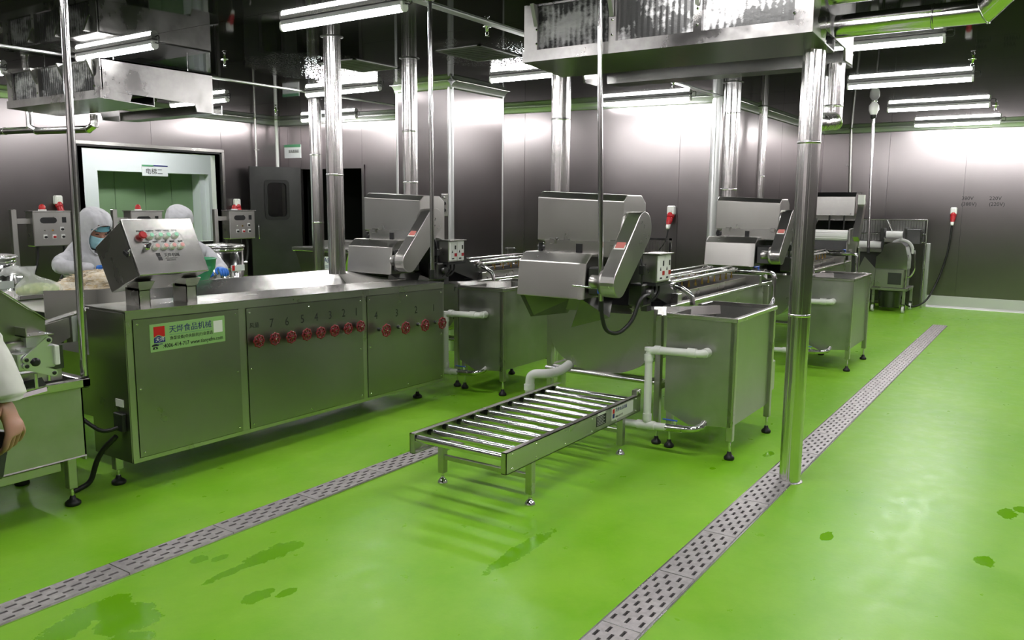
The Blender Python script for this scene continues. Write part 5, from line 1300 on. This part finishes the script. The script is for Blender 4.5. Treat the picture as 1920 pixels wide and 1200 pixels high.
for j in range(9): MB().cyl((7.61, 3.26+.032*j, .62), (7.61, 3.26+.032*j, 1.2), .003, 6).build('wire', 'chrome', mf)
sp = thing('switch_plate', 'steel switch plate with two knobs on the boxed column', 'switch', (CX0, 5.29, 1.5))
MB().box(CX0-.012, CX0, 5.262, 5.345, 1.41, 1.635, .003).build('plate', 'steel', sp)
for z in (1.47, 1.54, 1.60): MB().lathe((CX0-.012, 5.30, z), (-1,0,0), ((.018,0),(.016,.02),(.01,.03)), 14).build('knob', 'black_plastic' if z < 1.58 else 'chrome', sp)

# ------------------------------------------------------------------ wheeled peeler, rail frame and roller machine at the far wall
def caster(o, x, y):
    MB().cyl((x, y-.016, .05), (x, y+.016, .05), .05, 18).build('caster_wheel', 'white_plastic', o)
    MB().box(x-.028, x+.028, y-.026, y-.02, .04, .125).box(x-.028, x+.028, y+.02, y+.026, .04, .125).box(x-.03, x+.03, y-.026, y+.026, .12, .128).build('caster_fork', 'dark_steel', o)
pe = thing('drum_slicer', 'wheeled steel drum slicer near the far wall', 'machine', (13.1, 2.05, 0))
for (x, y) in ((12.88, 2.24), (12.88, 1.83), (13.42, 2.22), (13.42, 1.81)):
    MB().box(x-.018, x+.018, y-.018, y+.018, .128, .345, .003).build('leg', 'steel', pe); caster(pe, x, y)
MB().box(12.85, 13.45, 1.79, 2.27, .32, .36, .004).build('deck', 'steel', pe)
MB().box(12.88, 13.42, 1.85, 2.24, .36, .63, .006).build('motor_box', 'steel', pe)
MB().box(12.872, 12.88, 1.88, 2.06, .41, .58).build('dark_window', 'dark_steel', pe)
prof = []
for j in range(13):
    t = PI*j/12; prof.append((1.99+.235*math.cos(t), .78+.20*math.sin(t)))
MB().prism([(2.245, .63), (2.24, .80), (2.17, .87), (2.14, .98), (2.06, 1.02), (1.92, 1.02), (1.86, .97), (1.82, .80), (1.82, .63)], 'x', 12.9, 13.25).build('front_cover', 'polished', pe)
ring = [(13.0, 1.93+.155*math.cos(PI*j/14-.2), .90+.155*math.sin(PI*j/14-.2)) for j in range(17)]
MB().tube(ring, .022, 10).build('feed_ring', 'grey_plastic', pe)
MB().cyl((12.95, 1.93, 1.045), (12.95, 1.93, 1.085), .016, 10).build('ring_knob', 'grey_plastic', pe)
MB().plate([(12.9, 2.24, .63), (12.9, 2.52, .50), (13.2, 2.52, .50), (13.2, 2.24, .63)], .004).plate([(12.9, 2.24, .63), (12.9, 2.40, .80), (12.9, 2.52, .50), (12.9, 2.50, .33), (12.9, 2.25, .33)], .004).build('side_chute', 'steel', pe)
MB().tube([(13.0, 1.80, .96), (13.0, 1.74, .90), (13.0, 1.73, .62), (13.0, 1.78, .52), (13.0, 1.84, .52)], .012, 8, .05).build('hose', 'chrome', pe)
MB().cyl((13.0, 1.835, .36), (13.0, 1.835, .84), .014, 8).build('strut', 'steel_bright', pe)
MB().lathe((13.1, 2.05, .06), (0,0,1), ((.14,0),(.16,.2),(.16,.24)), 20).build('catch_bucket', 'dark_steel', pe)
rl = thing('roller_washer', 'dark steel roller machine between the slicer and the far wall', 'machine', (13.3, 2.3, 0))
for (y0, y1, z0) in ((1.95, 2.22, 1.06), (2.24, 2.66, .90)):
    MB().box(13.28, 13.5, y0-.03, y0, z0-.10, z0+.16, .006).build('side_plate', 'dark_steel', rl)
    MB().box(13.28, 13.5, y1, y1+.05, z0-.04, z0+.15, .006).build('side_plate', 'dark_steel', rl)
    MB().cyl((13.36, y0+.02, z0+.06), (13.36, y1-.02, z0+.06), .05, 18).build('white_roller', 'white_plastic', rl)
    MB().prism([(13.30, z0), (13.48, z0+.02), (13.48, z0-.03), (13.30, z0-.05)], 'y', y0, y1).build('tray', 'steel_bright', rl)
MB().box(13.42, 13.56, 1.74, 1.94, .98, 1.20, .006).build('motor', 'dark_steel', rl)
MB().box(13.46, 13.6, 1.95, 2.7, .1, .92, .004).build('cabinet', 'dark_steel', rl)
for (x, y) in ((13.5, 2.0), (13.5, 2.65)): MB().box(x-.03, x+.03, y-.03, y+.03, 0, .1).build('foot', 'black_plastic', rl)
rf = thing('rail_frame', 'tall steel rail frame with a hanging curtain against the far wall', 'frame', (13.72, 2.15, 0))
MB().cyl((13.70, 1.70, 1.335), (13.70, 2.75, 1.335), .014, 10).build('top_rail', 'steel_bright', rf)
for y in (1.70, 2.75): MB().cyl((13.70, y, 0), (13.70, y, 1.345), .014, 10).build('post', 'steel_bright', rf)
for z in (1.12, 1.0): MB().cyl((13.70, 1.70, z), (13.70, 2.75, z), .009, 8).build('cross_rail', 'chrome', rf)
MB().cyl((13.69, 2.26, 1.33), (13.69, 2.10, 1.0), .008, 8).build('diagonal', 'steel_bright', rf)
for j in range(26): MB().box(13.71, 13.714, 1.73+.039*j, 1.73+.039*j+.034, 1.01, 1.33).build('curtain_strip', 'wet_steel', rf)
# ------------------------------------------------------------------ people
def fingers(name, wrist, palm, dirv, side, nrm, mt, parent, curl=.8, ln=.075, thumb=1, r=.0088):
    """hand as one skinned mesh: wrist -> palm -> four fingers and a thumb that leaves the palm's side.
    dirv: along the fingers, side: towards the thumb, nrm: back of the hand"""
    w_, p = Vector(wrist), Vector(palm); d = Vector(dirv).normalized(); s = Vector(side).normalized(); n = Vector(nrm).normalized()
    J = {'wrist': (tuple(w_), .026, .019), 'palm': (tuple(w_.lerp(p, .55)), .034, .017), 'heel': (tuple(p), .040, .016)}
    bones = [('wrist', 'palm'), ('palm', 'heel')]
    for k, (off, l) in enumerate(((.031, .92), (.010, 1.), (-.011, .95), (-.031, .76))):
        a = p+d*.022+s*off; c = curl*(1+.12*k); prev = 'heel'
        q = a; ang = 0.
        for j, (f, rr) in enumerate(((.0, 1.08), (.46, 1.), (.30, .92), (.24, .78))):
            if j: ang += c*(.75 if j == 1 else .8); q = q+(d*math.cos(ang)-n*math.sin(ang))*ln*l*f
            nm = 'f%d%d' % (k, j); J[nm] = (tuple(q), r*rr, r*rr); bones.append((prev, nm)); prev = nm
    t0 = w_.lerp(p, .42)+s*.030
    t1 = t0+(s*.62+d*.6-n*.35).normalized()*.036; t2 = t1+(d*.8+s*.1-n*.6).normalized()*.03; t3 = t2+(d*.8-s*.25-n*.6).normalized()*.022
    prev = 'palm'
    for nm, q, rr in (('t0', t0, r*1.3), ('t1', t1, r*1.15), ('t2', t2, r*1.05), ('t3', t3, r*.85)):
        J[nm] = (tuple(q), rr, rr); bones.append((prev, nm)); prev = nm
    return skin(name, J, bones, mt, parent, 2, 0)

def head_frame(c, look, up=(0,0,1)):
    f = Vector(look).normalized(); r = f.cross(Vector(up)).normalized(); u = r.cross(f)
    return Matrix(((r.x, f.x, u.x, c[0]), (r.y, f.y, u.y, c[1]), (r.z, f.z, u.z, c[2]), (0,0,0,1)))   # local x right, y forward, z up

def face_parts(o, M, masked=True, hood=True, visor=True, hoodmat='cloth'):
    """head built in its own frame: skull, nose, eyes, ears, then mask and hood"""
    def sk(p):
        x, y, z = p
        jaw = 1-.30*max(0, -z)**1.5
        return (x*jaw, y*(1-.08*max(0, -z))+(.03 if y > 0 else 0)*(1-abs(z)), z)
    MB().blob((0,0,0), (.074, .092, .112), 24, 18, sk).blob((0,.098,-.012), (.013,.018,.022), 10, 8).blob((-.075,-.005,-.005), (.01,.02,.03), 8, 7).blob((.075,-.005,-.005), (.01,.02,.03), 8, 7).rot(M).build('face', 'skin', o)
    e = MB()
    for s in (-1, 1): e.blob((s*.03,.085,.012), (.016,.008,.0045), 10, 6)
    e.rot(M).build('eyes', 'hair', o)
    b = MB()
    for s in (-1, 1): b.tube([(s*.014,.092,.033), (s*.03,.091,.038), (s*.048,.082,.034)], .0035, 6)
    b.rot(M).build('eyebrows', 'hair', o)
    if masked:
        vs = []; fs = []; nx, nz = 14, 9
        for j in range(nz):
            for i in range(nx):
                a = (i/(nx-1)-.5)*2.5; t = j/(nz-1); z = -.005-.10*t; bul = 1+.10*math.sin(t*PI)
                rx, ry = .079*(1-.22*t**2), (.104+.012*math.cos(a)**4*(1-t))*bul*(1-.1*t**2)
                vs.append((rx*math.sin(a), ry*math.cos(a)+.0035*math.sin(j*2.1)*math.cos(a), z))
        for j in range(nz-1):
            for i in range(nx-1): fs.append((j*nx+i, j*nx+i+1, (j+1)*nx+i+1, (j+1)*nx+i))
        MB().add(vs, fs, True).rot(M).build('face_mask', 'mask', o)
    else:
        MB().tube([(-.022,.093,-.052), (0,.098,-.055), (.022,.093,-.052)], .004, 6).rot(M).build('mouth', 'rosehip', o)
    if visor:
        vs = []; n = 16
        for z, k in ((.040, 1.06), (.078, 1.02)):
            for i in range(n):
                a = (i/(n-1)-.5)*2.6; vs.append((.083*k*math.sin(a), .103*k*math.cos(a), z))
        MB().add(vs, [(i, i+1, n+i+1, n+i) for i in range(n-1)], True).rot(M).build('cap_band', 'visor', o)
    if hood:
        # cloth hood: shell around the head with an oval opening for the face, peaked crown, falling to the shoulders
        seg, vs, fs = 40, [], []
        levels = [(.150, .02, .03), (.145, .06, .075), (.125, .088, .105), (.09, .102, .12), (.05, .107, .124), (.01, .108, .122), (-.03, .108, .118), (-.07, .106, .114), (-.11, .106, .115), (-.15, .118, .128), (-.19, .15, .145), (-.23, .175, .15)]
        for z, rx, ry in levels:
            for j in range(seg):
                t = 2*PI*j/seg; wv = 1+.025*math.sin(5*t+z*30)+.015*math.sin(11*t-z*55)
                vs.append((rx*wv*math.sin(t), ry*wv*math.cos(t)-.012, z))
        for i in range(len(levels)-1):
            for j in range(seg):
                tm = 2*PI*(j+.5)/seg; tm = tm if tm < PI else tm-2*PI; zm = (levels[i][0]+levels[i+1][0])/2
                if (tm/.86)**2+((zm+.02)/.115)**2 < 1: continue
                fs.append((i*seg+j, i*seg+(j+1)%seg, (i+1)*seg+(j+1)%seg, (i+1)*seg+j))
        top = len(vs); vs.append((0, -.012, .155)); fs += [(top, (j+1)%seg, j) for j in range(seg)]
        MB().add(vs, fs, True).rot(M).build('hood', hoodmat, o)
        rim = []
        for j in range(33):
            a = 2*PI*j/32; t = .84*math.sin(a); z = -.02+.118*math.cos(a); rx = .108; ry = .124
            rim.append((rx*math.sin(t)*1.0, ry*math.cos(t)-.012+.002, z))
        MB().tube(rim, .0045, 6).rot(M).build('hood_seam', hoodmat, o)

def worker(name, label, P, look, headc, hands=True, gloves='blue_glove', hood=True, visor=True, clothes='cloth'):
    """P: joint positions (pelvis, spine, chest, neck, shoulders, elbows, wrists, knees, ankles, toes)"""
    o = thing(name, label, 'person', (P['pelvis'][0], P['pelvis'][1], 0))
    R = {'pelvis': (.165,.12), 'spine': (.155,.115), 'chest': (.17,.12), 'neck': (.06,.06), 'shr': (.075,.07), 'shl': (.075,.07), 'elr': (.060,.056), 'ell': (.060,.056), 'wrr': (.040,.036), 'wrl': (.040,.036),
         'hpr': (.095,.095), 'hpl': (.095,.095), 'knr': (.072,.072), 'knl': (.072,.072), 'anr': (.058,.058), 'anl': (.058,.058), 'tor': (.045,.035), 'tol': (.045,.035)}
    J = {k: (P[k], *R[k]) for k in P}
    bones = [('pelvis','spine'),('spine','chest'),('chest','neck'),('chest','shr'),('chest','shl'),('shr','elr'),('shl','ell'),('elr','wrr'),('ell','wrl'),('pelvis','hpr'),('pelvis','hpl'),('hpr','knr'),('hpl','knl'),('knr','anr'),('knl','anl'),('anr','tor'),('anl','tol')]
    skin('coverall', J, bones, clothes, o, 2, 0)
    face_parts(o, head_frame(headc, look), True, hood, visor)
    return o
# worker bending over the table
P1 = {'pelvis': (3.22,5.98,.86), 'spine': (3.21,5.95,.99), 'chest': (3.18,5.88,1.10), 'neck': (3.175,5.80,1.22),
      'shr': (2.985,5.86,1.13), 'shl': (3.38,5.86,1.12), 'elr': (2.87,5.68,1.09), 'ell': (3.44,5.62,1.06), 'wrr': (3.02,5.50,1.085), 'wrl': (3.32,5.42,1.05),
      'hpr': (3.12,5.98,.80), 'hpl': (3.32,5.98,.80), 'knr': (3.12,5.96,.45), 'knl': (3.32,5.97,.45), 'anr': (3.12,6.0,.09), 'anl': (3.32,6.0,.09), 'tor': (3.12,5.86,.04), 'tol': (3.32,5.87,.04)}
w1 = worker('person', 'worker in white hooded coverall, blue mask and gloves bending over the table', P1, (.02,-.87,-.42), (3.165,5.735,1.335))
fingers('glove', (3.02,5.50,1.085), (3.085,5.465,1.075), (.9,-.35,-.12), (-.2,-.75,.5), (.25,.45,.85), 'blue_glove', w1, .9, .07, r=.0105)
fingers('glove', (3.32,5.42,1.05), (3.28,5.36,1.045), (-.5,-.8,-.1), (-.8,.4,.3), (.1,.3,.9), 'blue_glove', w1, .9, .07, r=.0105)
MB().plate([(3.06,5.735,1.16), (3.32,5.735,1.16), (3.36,5.76,.70), (3.02,5.76,.70)], -.004).build('apron', 'cloth', w1)
# second worker behind the console, seen from above the shoulders only
P2 = {'pelvis': (4.22,6.28,.86), 'spine': (4.22,6.24,.98), 'chest': (4.19,6.17,1.10), 'neck': (4.11,6.10,1.225),
      'shr': (4.0,6.18,1.12), 'shl': (4.36,6.14,1.11), 'elr': (3.93,5.98,.98), 'ell': (4.38,5.95,.96), 'wrr': (4.0,5.78,1.0), 'wrl': (4.2,5.74,1.0),
      'hpr': (4.12,6.28,.80), 'hpl': (4.32,6.28,.80), 'knr': (4.12,6.26,.45), 'knl': (4.32,6.26,.45), 'anr': (4.12,6.30,.09), 'anl': (4.32,6.30,.09), 'tor': (4.12,6.16,.04), 'tol': (4.32,6.17,.04)}
w2 = worker('person', 'second worker in a white cap half hidden behind the console', P2, (-.15,-.8,-.5), (4.06,6.07,1.35))
fingers('glove', (4.0,5.78,1.0), (4.03,5.71,.995), (.3,-.95,-.1), (.9,.2,.1), (0,.1,1), 'blue_glove', w2, .8, .07, r=.0105)
fingers('glove', (4.2,5.74,1.0), (4.17,5.67,.995), (-.3,-.95,-.1), (-.9,.2,.1), (0,.1,1), 'blue_glove', w2, .8, .07, r=.0105)
# person at the picture edge: only the sleeve, the hand and the black handheld device reach into the picture
P3 = {'pelvis': (.76,2.86,.93), 'spine': (.76,2.86,1.08), 'chest': (.77,2.85,1.27), 'neck': (.78,2.85,1.43),
      'shr': (.87,2.67,1.35), 'shl': (.68,3.03,1.35), 'elr': (.915,2.43,1.20), 'ell': (.66,3.10,1.08), 'wrr': (.990,2.302,1.035), 'wrl': (.80,3.10,.90),
      'hpr': (.80,2.77,.88), 'hpl': (.72,2.96,.88), 'knr': (.82,2.77,.48), 'knl': (.72,2.96,.48), 'anr': (.78,2.77,.09), 'anl': (.68,2.96,.09), 'tor': (.93,2.76,.045), 'tol': (.83,2.95,.045)}
o3 = thing('person', 'person in a white coat at the picture edge, holding a black device', 'person', (.76, 2.86, 0))
R3 = {'pelvis': (.15,.12), 'spine': (.15,.115), 'chest': (.165,.12), 'neck': (.06,.06), 'shr': (.075,.07), 'shl': (.075,.07), 'elr': (.062,.06), 'ell': (.056,.052), 'wrr': (.056,.05), 'wrl': (.045,.042),
      'hpr': (.095,.095), 'hpl': (.095,.095), 'knr': (.072,.072), 'knl': (.072,.072), 'anr': (.058,.058), 'anl': (.058,.058), 'tor': (.045,.035), 'tol': (.045,.035)}
bones = [('pelvis','spine'),('spine','chest'),('chest','neck'),('chest','shr'),('chest','shl'),('shr','elr'),('shl','ell'),('elr','wrr'),('ell','wrl'),('pelvis','hpr'),('pelvis','hpl'),('hpr','knr'),('hpl','knl'),('knr','anr'),('knl','anl'),('anr','tor'),('anl','tol')]
skin('coat', {k: (P3[k], *R3[k]) for k in P3}, bones, 'cloth_warm', o3, 2, 0)
face_parts(o3, head_frame((.79,2.85,1.60), (1,.1,-.1)), True, True, False, 'cloth_warm')
MB().tube([(.90,2.50,1.33), (.945,2.43,1.24), (.982,2.36,1.13), (.992,2.318,1.055), (.994,2.305,1.03), (.994,2.305,1.022)], [.070, .064, .058, .056, .055, .046], 20, .03).build('sleeve', 'cloth_warm', o3)
fingers('hand', (.990,2.300,1.03), (1.002,2.281,.95), (.12,-.12,-1), (-.83,-.50,.0), (.50,-.83,.05), 'skin', o3, .62, .082, r=.0088)
fingers('hand', (.80,3.10,.90), (.82,3.10,.84), (.2,0,-1), (.9,.1,.2), (.1,1,.1), 'skin', o3, .5, .078, r=.0095)
dv = thing('handheld_device', 'black handheld device in the hand at the picture edge', 'device', (.975, 2.30, .88))
MB().box(-.035, .035, -.015, .015, -.085, .045, .006).rot(Matrix.Translation((.962, 2.300, .90)) @ Matrix.Rotation(.55, 4, 'Z') @ Matrix.Rotation(.35, 4, 'Y')).build('device_body', 'black_plastic', dv)
MB().box(-.028, .028, -.0165, -.015, -.02, .035).rot(Matrix.Translation((.962, 2.300, .90)) @ Matrix.Rotation(.55, 4, 'Z') @ Matrix.Rotation(.35, 4, 'Y')).build('device_screen', 'ink', dv)
